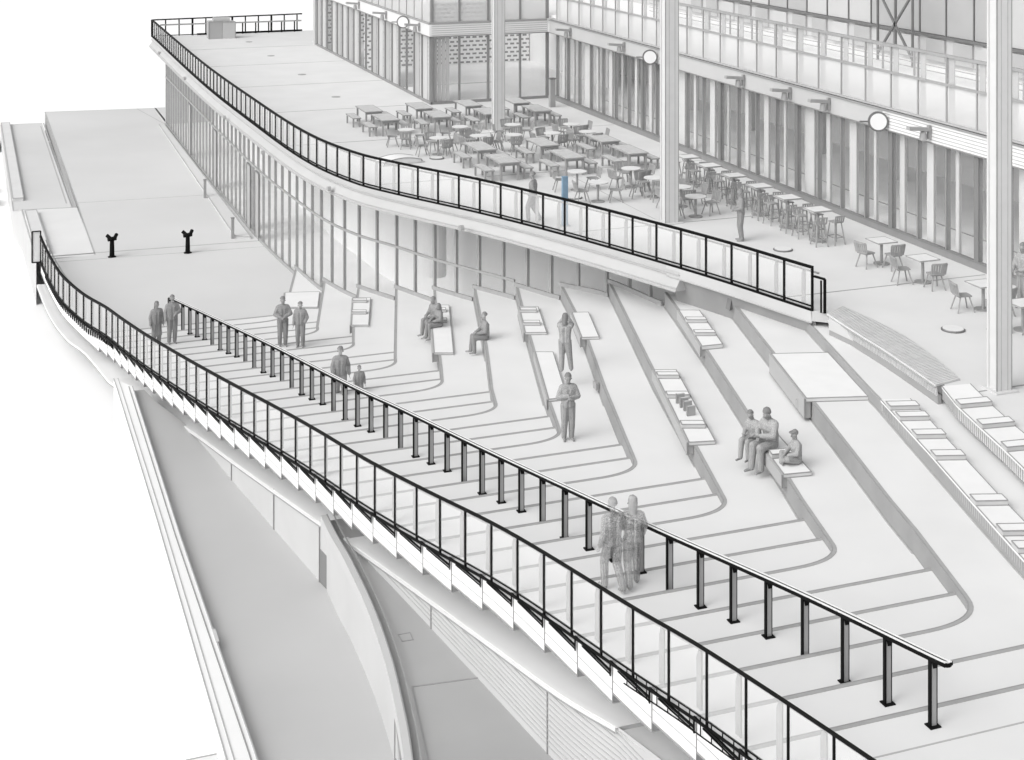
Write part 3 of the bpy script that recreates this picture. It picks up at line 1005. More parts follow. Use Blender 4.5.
# rooms behind
m_ = MB()
m_.poly([(XF + .12, 29.0, .02), (38, 29.0, .02), (38, 92, .02), (XF + .12, 92, .02)], 'inside')
m_.poly([(XL_ + .1, YE + .1, .02), (XF + .12, YE + .1, .02), (XF + .12, 104, .02), (XL_ + .1, 104, .02)], 'inside')
m_.bar((XF + 2.4, 30, .03), (XF + 2.4, 73, .03), .05, .02, 'line')
m_.bar((XL_ + .3, 81, .03), (28.5, 81, .03), .05, .02, 'line')
bpart(m_, 'room_floor')
m_ = MB()
m_.poly([(36.5, 28, 0), (36.5, 91, 0), (36.5, 91, 4.0), (36.5, 28, 4.0)], 'inside')
m_.box(36.4, 36.48, 30, 91, 1.3, 1.36, 'line')
for y in range(32, 74, 6):
    m_.box(34.5, 34.8, y, y + .35, .03, 3.9, 'panel_light')
bpart(m_, 'back_wall')
# upper guard
for n, y in enumerate(ymods):
    if y < 30.5: break
    m_ = MB()
    m_.box(XF - .06, XF, y - .03, y + .03, 4.3, 6.44, 'mid_metal')
    bpart(m_, 'guard_post')
    m_ = MB()
    m_.box(XF + .02, XF + .05, y - .33, y - .05, 4.4, 6.38, 'panel_light')
    bpart(m_, 'guard_fin')
    m_ = MB()
    m_.poly([(XF - .02, y - .03, 4.32), (XF - .02, y - MOD + .03, 4.32), (XF - .02, y - MOD + .03, 5.46), (XF - .02, y - .03, 5.46)], 'glass_guard')
    m_.poly([(XF - .02, y - .03, 5.54), (XF - .02, y - MOD + .03, 5.54), (XF - .02, y - MOD + .03, 6.4), (XF - .02, y - .03, 6.4)], 'glass_upper')
    bpart(m_, 'guard_panel')
m_ = MB()
m_.box(XF - .08, XF, 30, YE - .2, 5.46, 5.54, 'mid_metal')
m_.box(XF - .08, XF + .02, 30, YE - .2, 6.38, 6.46, 'mid_metal')
bpart(m_, 'guard_rail')
m_ = MB()
m_.box(XF + .12, 38.4, 29.0, YE + 10, 3.95, 4.45, 'inside')
bpart(m_, 'upper_floor')
# set-back upper storey
XS = 36.5
m_ = MB()
m_.poly([(XS + .05, 30, 4.4), (XS + .05, 86, 4.4), (XS + .05, 86, 5.62), (XS + .05, 30, 5.62)], 'panel_light')
m_.poly([(XS + .05, 30, 5.6), (XS + .05, 86, 5.6), (XS + .05, 86, 12), (XS + .05, 30, 12)], 'panel_light')
m_.box(XS + .06, 44, 29.9, 86.1, 4.5, 12.0, 'panel_light')
bpart(m_, 'upper_storey')
for n in range(24):
    y = 30.6 + n * 1.75
    m_ = MB()
    m_.box(XS - .05, XS + .04, y + .1, y + 1.3, 4.6, 5.5, 'panel_grey' if n % 3 else 'panel_light')
    bpart(m_, 'low_panel')
    m_ = MB()
    m_.box(XS - .06, XS + .045, y - .03, y + .03, 5.68, 12, 'dark_metal')
    bpart(m_, 'upper_mullion')
    m_ = MB()
    m_.box(XS - .02, XS + .04, y + .04, y + 1.7, 5.70, 12, 'panel_grey' if n in (9, 10, 11, 12, 13, 17, 18) else 'panel_light')
    bpart(m_, 'upper_window')
m_ = MB()
m_.box(XS - .1, XS + .045, 30, 86, 5.58, 5.68, 'dark_metal')
bpart(m_, 'head_rail')
m_ = MB()
for z in (4.75, 4.95, 5.15, 5.35):
    m_.box(33.9, 33.93, 31, 72, z, z + .03, 'line')
for i in range(20):
    m_.box(33.88, 33.95, 31.5 + i * 2.1, 31.56 + i * 2.1, 4.45, 5.45, 'line')
m_.box(33.86, 33.98, 31, 72, 5.45, 5.5, 'mid_metal')
bpart(m_, 'inner_railing')
m_ = MB()
for a, b in [((35.0, 52.35, 7.35), (35.0, 50.05, 4.85)), ((35.0, 50.05, 7.35), (35.0, 52.35, 4.85)), ((35.0, 51.15, 4.5), (35.0, 51.15, 9.5)), ((35.0, 50.0, 4.5), (35.0, 50.0, 9.5)), ((35.0, 52.4, 4.5), (35.0, 52.4, 9.5)), ((35, 50, 7.4), (35, 52.4, 7.4))]:
    m_.bar(a, b, 0.08, 0.08, 'dark_metal')
bpart(m_, 'cross_brace')

# end wall of the recess
m_ = MB()
m_.box(XL_ - .1, XF - .16, YE - .12, YE + .1, 3.56, 4.18, 'white')
for i in range(5):
    m_.box(XL_, XF - .2, YE - .135, YE - .12, 3.62 + i * .11, 3.645 + i * .11, 'line_light')
m_.box(XL_, XF - .2, YE - .15, YE - .12, 3.52, 3.57, 'frame')
m_.box(XL_, XF - .2, YE - .15, YE + .1, 4.18, 4.28, 'mid_metal')
bpart(m_, 'end_fascia_band')
m_ = MB()
m_.box(XL_, XF - .1, YE - .05, YE + .05, 0.0, 0.14, 'frame')
bpart(m_, 'end_sill')
for x, w in ((22.66, .07), (24.15, .05), (25.75, .06), (27.55, .05), (29.1, .08)):
    m_ = MB()
    m_.box(x - w, x + w, YE - .07, YE + .05, 0.14, 3.55, 'frame')
    bpart(m_, 'mullion')
    m_ = MB()
    m_.box(x - w, x + w, YE - .07, YE + .05, 4.28, 7.5, 'frame')
    bpart(m_, 'upper_mullion')
for x0, x1 in ((22.73, 24.1), (24.2, 25.69), (25.81, 27.5), (27.6, 29.02)):
    m_ = MB()
    m_.poly([(x0, YE, .14), (x1, YE, .14), (x1, YE, 3.55), (x0, YE, 3.55)], 'glass_window')
    bpart(m_, 'window')
    m_ = MB()
    m_.poly([(x0, YE, 4.28), (x1, YE, 4.28), (x1, YE, 7.5), (x0, YE, 7.5)], 'glass_guard')
    bpart(m_, 'upper_window')
m_ = MB()
for i in range(4):
    m_.box(22.8 + i * .22, 22.98 + i * .22, YE + .12, YE + .16, .03, 3.55, 'panel_light')
bpart(m_, 'end_fin')
m_ = MB()
m_.box(22.75, 33.5, 89.0, 89.15, 0.03, 3.9, 'white_brick')
m_.box(22.75, 28.0, 102.0, 102.15, 0.03, 3.9, 'white_brick')
bpart(m_, 'brick_wall', 'inner wall of white mortar and grey brick behind the end glazing')
m_ = MB()
m_.poly([(33.55, YE + 2, .02), (33.55, 103, .02), (33.55, 103, 3.95), (33.55, YE + 2, 3.95)], 'inside')
bpart(m_, 'side_wall')
# left wing front
m_ = MB()
m_.box(XL_ - .12, XL_ + .1, YE - .1, 102.6, 3.56, 4.18, 'offwhite')
m_.box(XL_ - .15, XL_ - .12, YE - .1, 102.6, 3.52, 3.57, 'frame')
m_.box(XL_ - .15, XL_ + .1, YE - .1, 102.6, 4.18, 4.26, 'line')
bpart(m_, 'wing_fascia_band')
m_ = MB()
m_.box(XL_ - .05, XL_ + .05, YE - .05, 102.6, 0, .14, 'frame')
bpart(m_, 'wing_sill')
for n in range(19):
    y = YE + .08 + n * 1.5
    solid = n not in (2, 3, 8, 9, 15)
    m_ = MB()
    m_.box(XL_ - .06, XL_ + .06, y - .05, y + .05, .14, 3.55, 'frame')
    bpart(m_, 'mullion')
    if n == 18: break
    m_ = MB()
    if solid:
        m_.box(XL_ + .05, XL_ + .08, y + .06, y + .6, .14, 3.55, 'panel_light')
        m_.box(XL_ + .02, XL_ + .05, y + .62, y + 1.44, .14, 3.55, 'panel_grey' if n % 2 else 'panel_light')
        bpart(m_, 'wall_panel')
    else:
        m_.poly([(XL_, y + .05, .14), (XL_, y + 1.45, .14), (XL_, y + 1.45, 3.55), (XL_, y + .05, 3.55)], 'glass_window')
        bpart(m_, 'window')
    m_ = MB()
    m_.box(XL_ - .04, XL_ + .04, y - .03, y + .03, 4.26, 7.5, 'mid_metal')
    bpart(m_, 'upper_mullion')
    m_ = MB()
    m_.poly([(XL_, y + .03, 4.26), (XL_, y + 1.47, 4.26), (XL_, y + 1.47, 7.5), (XL_, y + .03, 7.5)], 'glass_guard')
    m_.box(XL_ + .1, XL_ + .13, y + .8, y + 1.2, 4.3, 7.5, 'panel_light')
    bpart(m_, 'upper_window')
m_ = MB()
m_.box(XL_ - .1, XL_ + .2, 102.05, 102.6, 0, 8, 'panel_light')
m_.box(XL_ + .2, 30, 102.3, 102.6, 0, 8, 'panel_light')
bpart(m_, 'wing_end_wall')
m_ = MB()
m_.box(XL_ - .1, 28, YE - .15, YE + .2, 7.5, 7.8, 'offwhite')
m_.poly([(XL_ - .1, YE, 7.82), (30, YE, 7.82), (30, 102.6, 7.82), (XL_ - .1, 102.6, 7.82)], 'glass_upper')
bpart(m_, 'unseen_daylight_roof')  # roof out of view, made clear so daylight reaches the brick room below

# lamps and round signs fixed to the fascia band
def floodlight(label, x, y, rz):
    t = thing('floodlight', label, 'floodlight', (x, y, 3.9), rz, 'floodlights on the fascia bands')
    m_ = MB(); m_.box(-.10, .0, -.06, .06, -.22, .22, 'mid_metal'); m_.build('wall_bracket', t)
    m_ = MB(); m_.bar((-.05, 0, .08), (-.85, 0.0, .16), .2, .11, 'mid_metal'); arm_ = m_.build('lamp_arm', t)
    m_ = MB(); m_.cyl((-.28, 0), .13, -.24, .02, 'mid_metal', 12, r1=.09); m_.build('lamp_head', arm_)
    return t
names = ['furthest', 'second furthest', 'third furthest', 'middle', 'third nearest', 'second nearest', 'nearest']
for n_, (x, y) in enumerate([(29.1, 71.2), (29.1, 64.5), (29.1, 59.0), (29.1, 52.9), (29.1, 49.3), (29.1, 46.6), (29.1, 40.6)]):
    floodlight('grey floodlight on the fascia of the long right-hand front, %s of its seven' % names[n_], x, y, 0)
names = ['furthest', 'middle', 'nearest']
for n_, (x, y) in enumerate([(22.48, 89.3), (22.48, 82.9), (22.48, 76.2)]):
    floodlight('grey floodlight on the fascia of the left wing, %s of its three' % names[n_], x, y, 0)
def disc(label, x, y, z, ry):
    t = thing('round_sign', label, 'sign', (x, y, z), ry, 'round white signs')
    m_ = MB()
    n = 28
    ring = [(.05, .34 * math.cos(2 * math.pi * i / n), .34 * math.sin(2 * math.pi * i / n)) for i in range(n)]
    m_.hexa([(-.05, p[1], p[2]) for p in ring], ring, 'dark_metal'); m_.build('rim', t)
    m_ = MB()
    m_.hexa([(-.07, p[1] * .82, p[2] * .82) for p in ring], [(.07, p[1] * .82, p[2] * .82) for p in ring], 'white'); m_.build('face', t)
    m_ = MB(); m_.bar((0, -.3, 0), (0, -.62, 0), .05, .05, 'dark_metal'); m_.build('bracket', t)
disc('round white sign with grey rim on the left wing fascia', 22.15, 78.36, 3.955, math.radians(-110))
disc('round white sign with grey rim just left of the middle column', 28.75, 60.97, 3.86, math.radians(-110))
disc('round white sign with grey rim nearest the viewer on the right-hand front', 28.75, 43.03, 3.86, math.radians(-110))

# ------------------------------------------------------------------ tall columns
def column(label, x, y, w):
    t = thing('steel_column', label, 'column', (x, y, 0), 0, 'tall columns on the terrace')
    m_ = MB()
    m_.box(-w, w, -w * .9, -w * .62, .04, 13.5, 'pale_metal')
    m_.box(-w, w, w * .62, w * .9, .04, 13.5, 'pale_metal')
    m_.box(-w * .82, w * .82, -w * .62, w * .62, .04, 13.4, 'pale_metal')
    for u in (-.34, .34):
        m_.box(u * w * 1.3 - .01, u * w * 1.3 + .01, -w * .9 - .006, -w * .9, .04, 13.4, 'line_light')
    for u in (-1, 1):
        m_.box(u * w - .014, u * w + .014, -w * .9 - .004, -w * .9 + .02, .04, 13.4, 'line')
    m_.build('shaft', t)
    m_ = MB()
    m_.box(-w * 1.5, w * 1.5, -w * 1.5, w * 1.5, 0.004, .04, 'pale_metal')
    m_.build('base_plate', t)
    m_ = MB()
    m_.box(-w * 1.3, w * 1.3, -w * 1.3, w * 1.3, 13.5, 13.6, 'pale_metal')
    m_.build('cap_plate', t)
column('tall pale steel column among the tables, furthest of the three', 23.32, 66.1, .25)
column('tall pale steel column standing close behind the terrace railing', 23.0, 47.2, .25)
column('tall pale steel column at the right beside the box benches', 23.05, 29.45, .21)

# ------------------------------------------------------------------ curved slatted bench and box benches by the terrace edge
cb = thing('slatted_bench', 'curved grey slatted bench running on from the end of the terrace railing', 'bench', (22.7, 33, 0))
CF = catmull([(22.35, 35.9), (22.18, 34.2), (22.07, 32.8), (21.88, 31.2), (21.73, 30.12)], 8)
CK = catmull([(23.15, 36.4), (23.25, 35.2), (23.25, 33.7), (22.95, 31.9), (22.55, 30.3)], 8)
m_ = MB()
fa = along([(p[0], p[1], 0) for p in CF], 0.085, 0)
for (p, tg) in fa:
    s_ = (p[1] - CF[-1][1]) / (CF[0][1] - CF[-1][1])
    yb = CK[-1][1] + s_ * (CK[0][1] - CK[-1][1])
    xb = lerp_path(list(reversed(CK)), 1)(yb)
    m_.bar((p[0], p[1], 0.03), (xb, yb, 0.03), .05, .05, 'slat')
    m_.bar((p[0] + .02, p[1], 0.03), (p[0] + .06, p[1], -0.22), .05, .03, 'slat')
part(m_, 'slats', cb, (22.7, 33, 0))
for q_, nm_, sz in (([(p[0], p[1], -.012) for p in CF], 'edge_rail', (.05, .03)), ([(p[0], p[1], -.012) for p in CK], 'edge_rail', (.05, .03)),
               ([(p[0] + .12, p[1], (ZB - .22) / 2) for p in CF], 'plinth', (.10, .21))):
    m_ = MB()
    m_.path(q_, sz[0], sz[1], 'mid_metal' if nm_ == 'edge_rail' else 'riser')
    part(m_, nm_, cb, (22.7, 33, 0))

def box_bench(label, F, K, z, arms, zlow):
    t = thing('box_bench', label, 'bench', (F[0][0], F[0][1], z), 0, 'white box benches at the terrace edge')
    b0 = (F[0][0], F[0][1], z)
    m_ = MB()
    n = len(F)
    for i in range(n - 1):
        m_.hexa([(F[i][0], F[i][1], z - .06), (F[i + 1][0], F[i + 1][1], z - .06), (K[i + 1][0], K[i + 1][1], z - .06), (K[i][0], K[i][1], z - .06)],
                [(F[i][0], F[i][1], z), (F[i + 1][0], F[i + 1][1], z), (K[i + 1][0], K[i + 1][1], z), (K[i][0], K[i][1], z)], 'seat_white')
    m_.path([(p[0], p[1], z + .002) for p in F], .02, .012, 'line')
    m_.path([(p[0], p[1], z + .002) for p in K], .02, .012, 'line')
    part(m_, 'seat', t, b0)
    m_ = MB()
    for i in range(n - 1):
        m_.poly([(F[i][0] + .05, F[i][1], z - .06), (F[i + 1][0] + .05, F[i + 1][1], z - .06), (F[i + 1][0] + .05, F[i + 1][1], zlow + .12), (F[i][0] + .05, F[i][1], zlow + .12)], 'offwhite')
    for (p, tg) in along([(p[0], p[1], 0) for p in F], .11, 0):
        m_.bar((p[0] + .035, p[1], z - .06), (p[0] + .035, p[1], zlow + .12), .018, .018, 'line_light')
    part(m_, 'slatted_front', t, b0)
    fx, kx = lerp_path(sorted(F, key=lambda p: p[1]), 1), lerp_path(sorted(K, key=lambda p: p[1]), 1)
    dy = K[0][1] - F[0][1]
    for y in arms:
        m_ = MB()
        a, b = (fx(y) - .01, y), (kx(y + dy) - .02, y + dy)
        q = 0.30
        lo = [a, (fx(y - q) - .01, y - q), (kx(y + dy - q) - .02, y + dy - q), b]
        m_.prism(lo, z + .002, z + .10, 'concrete', 'seat_white')
        m_.path([(p[0], p[1], z + .102) for p in lo], .022, .016, 'line', True)
        m_.path([(lo[1][0], lo[1][1], z + .006), (lo[2][0], lo[2][1], z + .006)], .03, .02, 'line')
        part(m_, 'armrest', t, b0)
box_bench('row of white box benches beside the base of the right-hand column', [(21.86, 30.05), (21.43, 28.9), (21.09, 27.64), (20.78, 26.43), (19.8, 23.0)], [(22.6, 29.95), (22.2, 28.68), (21.85, 27.4), (21.6, 26.3), (20.6, 22.9)], 0.03, [28.95, 27.75, 26.5, 25.2], ZB)
box_bench('long row of white box benches on the row below the right-hand column', [(20.55, 30.65), (20.1, 29.02), (19.7, 27.56), (19.07, 25.39), (18.45, 23.21), (17.6, 20.2)], [(21.25, 30.45), (20.78, 28.85), (20.35, 27.4), (19.7, 25.2), (19.1, 23.0), (18.25, 20.0)], ZB + .10, [30.25, 29.6, 28.55, 27.4, 25.2, 23.9, 23.2], lev(2) - .0)

# ------------------------------------------------------------------ seat slabs and platforms on the seating rows
def slab(name, label, pts, k, dz, arms=(), th=0.09, group='white seat slabs on the seating rows', armw=0.26, armlen=0.85, front=0.30):
    z = lev(k) + dz
    b0 = (pts[3][0], pts[3][1], lev(k))
    t = thing(name, label, 'bench' if name == 'seat_slab' else 'platform', b0, 0, group)
    m_ = MB()
    m_.prism(pts, lev(k) + .003, z, 'offwhite', 'seat_white')
    m_.path([(p[0], p[1], z + .002) for p in pts], .028, .014, 'line', True)
    a, b = pts[3], pts[2]
    m_.path([(a[0], a[1], lev(k) + .012), (b[0], b[1], lev(k) + .012)], .03, .02, 'line')
    part(m_, 'seat', t, b0)
    # front board that hangs over the riser
    m_ = MB()
    A, B = Vector(pts[0]), Vector(pts[3])
    n_ = Vector((-.06, .015))
    m_.hexa([(A.x + n_.x, A.y + n_.y, z - front), (B.x + n_.x, B.y + n_.y, z - front), (B.x + .12, B.y, z - front), (A.x + .12, A.y, z - front)][::1],
            [(A.x + n_.x, A.y + n_.y, z - .004), (B.x + n_.x, B.y + n_.y, z - .004), (B.x + .12, B.y, z - .004), (A.x + .12, A.y, z - .004)], 'panel_grey')
    m_.path([(B.x + n_.x, B.y - .01, z - front), (B.x + n_.x, B.y - .01, z)], .025, .025, 'line')
    m_.path([(A.x + n_.x, A.y, z - front), (B.x + n_.x, B.y, z - front)], .02, .02, 'line')
    part(m_, 'front_board', t, b0)
    P = [Vector(p) for p in pts]
    for f in arms:
        m_ = MB()
        L = (P[3] - P[0]).length
        u = (P[3] - P[0]).normalized()
        w = (P[1] - P[0])
        c = P[0] + u * (L * f) - w * .02
        e_ = c + w * armlen
        q = [c, c + u * armw, e_ + u * armw, e_]
        m_.prism([(v.x, v.y) for v in q], z + .002, z + .10, 'concrete', 'seat_white')
        m_.path([(v.x, v.y, z + .103) for v in q], .024, .016, 'line', True)
        m_.path([(q[1].x, q[1].y, z + .01), (q[2].x, q[2].y, z + .01)], .03, .02, 'line')
        part(m_, 'armrest', t, b0)
    return t
slab('platform', 'flat stone platform by the two standing people near the storefront', [(12.45, 62.2), (13.84, 61.84), (13.28, 59.7), (11.98, 60.15)], 32, 0.06, (), group='flat platforms', front=.10)
slab('seat_slab', 'white seat slab with two armrests above the head of the man with a child', [(14.15, 57.22), (14.79, 56.99), (13.84, 53.63), (13.25, 53.84)], 26, .07, (.12, .55), armlen=.8)
slab('seat_slab', 'white seat slab with the seated couple on its far half', [(15.78, 52.13), (16.41, 51.9), (14.94, 46.77), (14.35, 46.98)], 20, .07, (.12, .35), armlen=.8)
slab('seat_slab', 'short white seat slab with two armrests right of the lone seated figure', [(17.62, 47.77), (18.22, 47.55), (17.47, 44.83), (16.83, 45.06)], 14, .08, (.16, .66), armlen=.85)
slab('seat_slab', 'long plain white seat slab left of the figure with folded arms', [(16.45, 43.16), (16.96, 42.97), (15.89, 39.18), (15.35, 39.21)], 14, .08, ())
slab('seat_slab', 'short plain white seat slab right of the figure raising a phone', [(18.45, 45.05), (18.97, 44.92), (18.28, 42.44), (17.77, 42.58)], 11, .08, ())
slab('seat_slab', 'long white seat slab with three armrests and a row of books', [(17.96, 37.82), (18.54, 37.61), (17.15, 32.64), (16.51, 32.78)], 8, .09, (.09, .38, .78), armlen=.95)
slab('seat_slab', 'white seat slab with two armrests furthest up, nearest the railing end', [(20.34, 41.07), (20.93, 40.86), (20.07, 37.75), (19.44, 37.79)], 5, .12, (.30, .66), armlen=.95)
slab('seat_slab', 'white seat slab with the seated adult and two children', [(17.72, 31.9), (18.25, 31.85), (17.75, 29.18), (17.1, 29.27)], 5, .09, (.58,), armlen=.95)
slab('platform', 'large raised stone platform on the row below the terrace wall', [(20.24, 35.3), (21.72, 34.87), (20.86, 31.65), (19.36, 32.06)], 2, .10, (), group='flat platforms', front=.50)
# books
for n_, (x, y) in enumerate([(17.50, 35.25), (17.46, 34.95), (17.44, 34.70), (17.36, 34.35)]):
    m_ = MB()
    m_.box(x - .11, x + .11, y - .03, y + .03, lev(8) + .095, lev(8) + .34, 'mid_metal', 'furniture_top')
    m_.box(x - .12, x - .11, y - .035, y + .035, lev(8) + .095, lev(8) + .35, 'frame')
    nm_ = ['furthest', 'second furthest', 'second nearest', 'nearest'][n_]
    tag(m_.build('book'), 'grey upright book on the long white seat slab, %s of four' % nm_, 'book', 'books on the seat slab')
# small step light on a riser
for lab, x, y, k in [('small dark step light on the riser right of the figure with folded arms', 16.95, 39.4, 11), ('small drain spout on the riser below the large platform', 19.55, 32.6, 2)]:
    m_ = MB()
    m_.box(x - .12, x - .03, y - .12, y + .12, lev(k) - .36, lev(k) - .16, 'mid_metal')
    tag(m_.build('step_light'), lab, 'light')

# ------------------------------------------------------------------ small things on the terrace and plaza
c_ = thing('cabinet', 'grey two-door cabinet with rounded lid by the far terrace railing', 'cabinet', (17.05, 108.5, 0))
m_ = MB(); m_.box(-.95, .0, -.5, .5, 0, 1.25, 'panel_grey'); m_.path([(-.95, -.51, .03), (-.95, -.51, 1.25), (0, -.51, 1.25)], .05, .03, 'line'); m_.build('body', c_)
m_ = MB(); m_.box(.02, .95, -.5, .5, 0, 1.2, 'panel_light'); m_.path([(.02, -.51, 1.2), (.95, -.51, 1.2), (.95, -.51, .03)], .05, .03, 'line'); m_.build('door', c_)
m_ = MB(); m_.tube([(-.6, 0, 1.22), (.6, 0, 1.22)], .3, 'panel_grey', 14); m_.build('lid', c_)

h_ = thing('roof_hatch', 'low rounded white hatch on the deck just behind the terrace railing', 'hatch', (16.95, 60.6, 0), math.radians(8))
m_ = MB()
n = 10
prof_ = [(-.85, 0)] + [(-.85 + 1.7 * i / n, .10 + .16 * math.sin(math.pi * (i + .8) / (n + 1.6))) for i in range(n + 1)] + [(.85, 0)]
m_.hexa([(x, -.45, z) for x, z in prof_], [(x, .45, z) for x, z in prof_], 'white')
m_.path([(x, -.46, z) for x, z in prof_], .04, .03, 'line'); m_.path([(x, .46, z) for x, z in prof_], .04, .03, 'line')
m_.build('lid', h_)
m_ = MB(); m_.box(-.95, .95, -.55, .55, 0.003, .05, 'panel_light'); m_.build('base', h_)

m_ = MB()
m_.box(28.12, 28.40, 71.6, 71.85, 0, 1.45, 'mid_metal')
m_.box(28.10, 28.42, 71.58, 71.87, 1.45, 1.5, 'dark_metal')
tag(m_.build('waste_post'), 'dark grey square post in front of the recess corner', 'post')

bt = thing('blue_totem', 'slim blue totem standing behind the terrace railing', 'totem', (19.36, 47.94, 0))
m_ = MB(); m_.box(-.10, .10, -.06, .06, .03, 1.72, 'blue'); m_.build('panel', bt)
m_ = MB(); m_.box(-.17, .17, -.12, .12, .003, .03, 'mid_metal'); m_.build('foot', bt)

for lab, x, y, r in [('flat round floor light near the end of the terrace railing', 24.81, 42.53, .28), ('flat round floor light left of the right-hand column', 24.84, 33.65, .28), ('flat round floor light behind the blue totem', 21.31, 51.85, .28), ('flat round floor light behind the rounded hatch', 18.69, 60.82, .28),
                     ('flat drain cover on the long deck, nearest of four', 18.53, 78.8, .24), ('flat drain cover on the long deck, second nearest of four', 18.6, 87.9, .24), ('flat drain cover on the long deck, second furthest of four', 18.52, 97.2, .24), ('flat drain cover on the long deck, furthest of four', 18.52, 105.4, .24)]:
    m_ = MB()
    m_.cyl((x, y), r, .003, .05 if r > .25 else .02, 'mid_metal', 16, mtop='tabletop_white' if r > .25 else 'mid_metal')
    if r > .25: m_.cyl((x, y), r * 1.15, .003, .025, 'dark_metal', 16)
    tag(m_.build('floor_light' if r > .25 else 'drain_cover'), lab, 'floor light' if r > .25 else 'drain')

def viewer(label, x, y):
    t = thing('viewing_post', label, 'binocular post', (x, y, ZP), math.radians(8), 'black viewing posts on the plaza')
    m_ = MB(); m_.tube([(0, 0, 0), (0, 0, .78)], .12, 'black', 10, r2=.10); m_.cyl((0, 0), .19, .004, .03, 'black'); m_.build('pedestal', t)
    m_ = MB(); m_.tube([(-.04, -.1, .84), (-.22, .1, 1.02)], .085, 'black', 8); m_.tube([(.06, -.1, .84), (.24, .1, 1.02)], .085, 'black', 8)
    m_.tube([(-.2, 0, .84), (.2, 0, .86)], .10, 'black', 8); m_.build('binoculars', t)
viewer('black coin binocular post on the plaza line, left of the two', 6.25, 72.04)
viewer('black coin binocular post on the plaza line, right of the two', 9.68, 71.57)

# ------------------------------------------------------------------ furniture
def picnic_table():
    t = thing('picnic_table', '', 'table', (0, 0, 0), 0, 'slatted tables on the terrace')
    m_ = MB()
    for i in range(5):
        x = -.42 + i * .17
        m_.box(x, x + .155, -.95, .95, .70, .74, 'furniture_top')
    m_.path([(-.43, -.96, .72), (.43, -.96, .72), (.43, .96, .72), (-.43, .96, .72)], .03, .05, 'furniture', True)
    m_.build('tabletop', t)
    for sx in (-.36, .36):
        for sy in (-.85, .85):
            m_ = MB(); m_.box(sx - .04, sx + .04, sy - .04, sy + .04, 0, .70, 'furniture'); m_.build('leg', t)
    for q in (-1, 1):
        m_ = MB(); m_.box(-.40, .40, q * .88 - .02, q * .88 + .02, .60, .70, 'furniture'); m_.build('apron', t)
    return t
def picnic_bench():
    t = thing('picnic_bench', '', 'bench', (0, 0, 0), 0, 'benches beside the slatted tables')
    m_ = MB()
    for i in range(2):
        x = -.19 + i * .195
        m_.box(x, x + .18, -.72, .72, .41, .45, 'furniture_top')
    m_.path([(-.195, -.725, .43), (.195, -.725, .43), (.195, .725, .43), (-.195, .725, .43)], .025, .05, 'furniture', True)
    m_.build('seat', t)
    for sx in (-.15, .15):
        for sy in (-.62, .62):
            m_ = MB(); m_.box(sx - .035, sx + .035, sy - .035, sy + .035, 0, .41, 'furniture'); m_.build('leg', t)
    return t
def cafe_table(round_):
    t = thing('cafe_table', '', 'table', (0, 0, 0), 0, 'small pedestal tables')
    m_ = MB()
    if round_: m_.cyl((0, 0), .38, .71, .74, 'furniture_top', 22, mtop='tabletop_white')
    else:
        m_.box(-.36, .36, -.36, .36, .71, .74, 'furniture_top', 'tabletop_white')
        m_.path([(-.36, -.36, .742), (.36, -.36, .742), (.36, .36, .742), (-.36, .36, .742)], .02, .012, 'line', True)
    m_.build('tabletop', t)
    m_ = MB(); m_.cyl((0, 0), .045, .03, .71, 'furniture', 10); m_.build('pedestal', t)
    m_ = MB(); m_.cyl((0, 0), .25, .003, .03, 'furniture', 18); m_.build('base', t)
    return t
def chair():
    t = thing('cafe_chair', '', 'chair', (0, 0, 0), 0, 'chairs with ribbed backs')
    m_ = MB(); m_.prism([(-.21, -.20), (.20, -.17), (.22, 0), (.20, .17), (-.21, .20)], .43, .46, 'furniture'); m_.build('seat', t)
    m_ = MB()
    n = 7
    for i in range(n):
        a = (i / (n - 1) - .5) * 1.5
        x, y = -.30 + .10 * (1 - math.cos(a)), .235 * math.sin(a) / math.sin(.75)
        m_.bar((x + .05, y * .9, .47), (x - .02, y, .80), .058, .02, 'furniture', up=(1, 0, 0))
    P = [(-.32 + .10 * (1 - math.cos(a)), .24 * math.sin(a) / math.sin(.75), .80) for a in [(i / 6 - .5) * 1.5 for i in range(7)]]
    m_.path(P, .03, .05, 'furniture')
    m_.path([(p[0] + .06, p[1] * .95, .50) for p in P], .03, .04, 'furniture')
    m_.build('backrest', t)
    for sx in (-1, 1):
        for sy in (-1, 1):
            m_ = MB(); m_.tube([(sx * .13, sy * .13, .44), (sx * .25, sy * .22, 0)], .022, 'furniture', 6); m_.build('leg', t)
    return t
def bar_table():
    t = thing('bar_table', '', 'table', (0, 0, 0), 0, 'tall square bar tables')
    m_ = MB(); m_.box(-.36, .36, -.36, .36, 1.01, 1.05, 'furniture_top', 'tabletop_white'); m_.path([(-.36, -.36, 1.052), (.36, -.36, 1.052), (.36, .36, 1.052), (-.36, .36, 1.052)], .025, .02, 'furniture', True); m_.build('tabletop', t)
    m_ = MB(); m_.cyl((0, 0), .055, .03, 1.01, 'furniture', 10); m_.build('pedestal', t)
    m_ = MB(); m_.cyl((0, 0), .30, .003, .03, 'furniture', 18); m_.build('base', t)
    return t
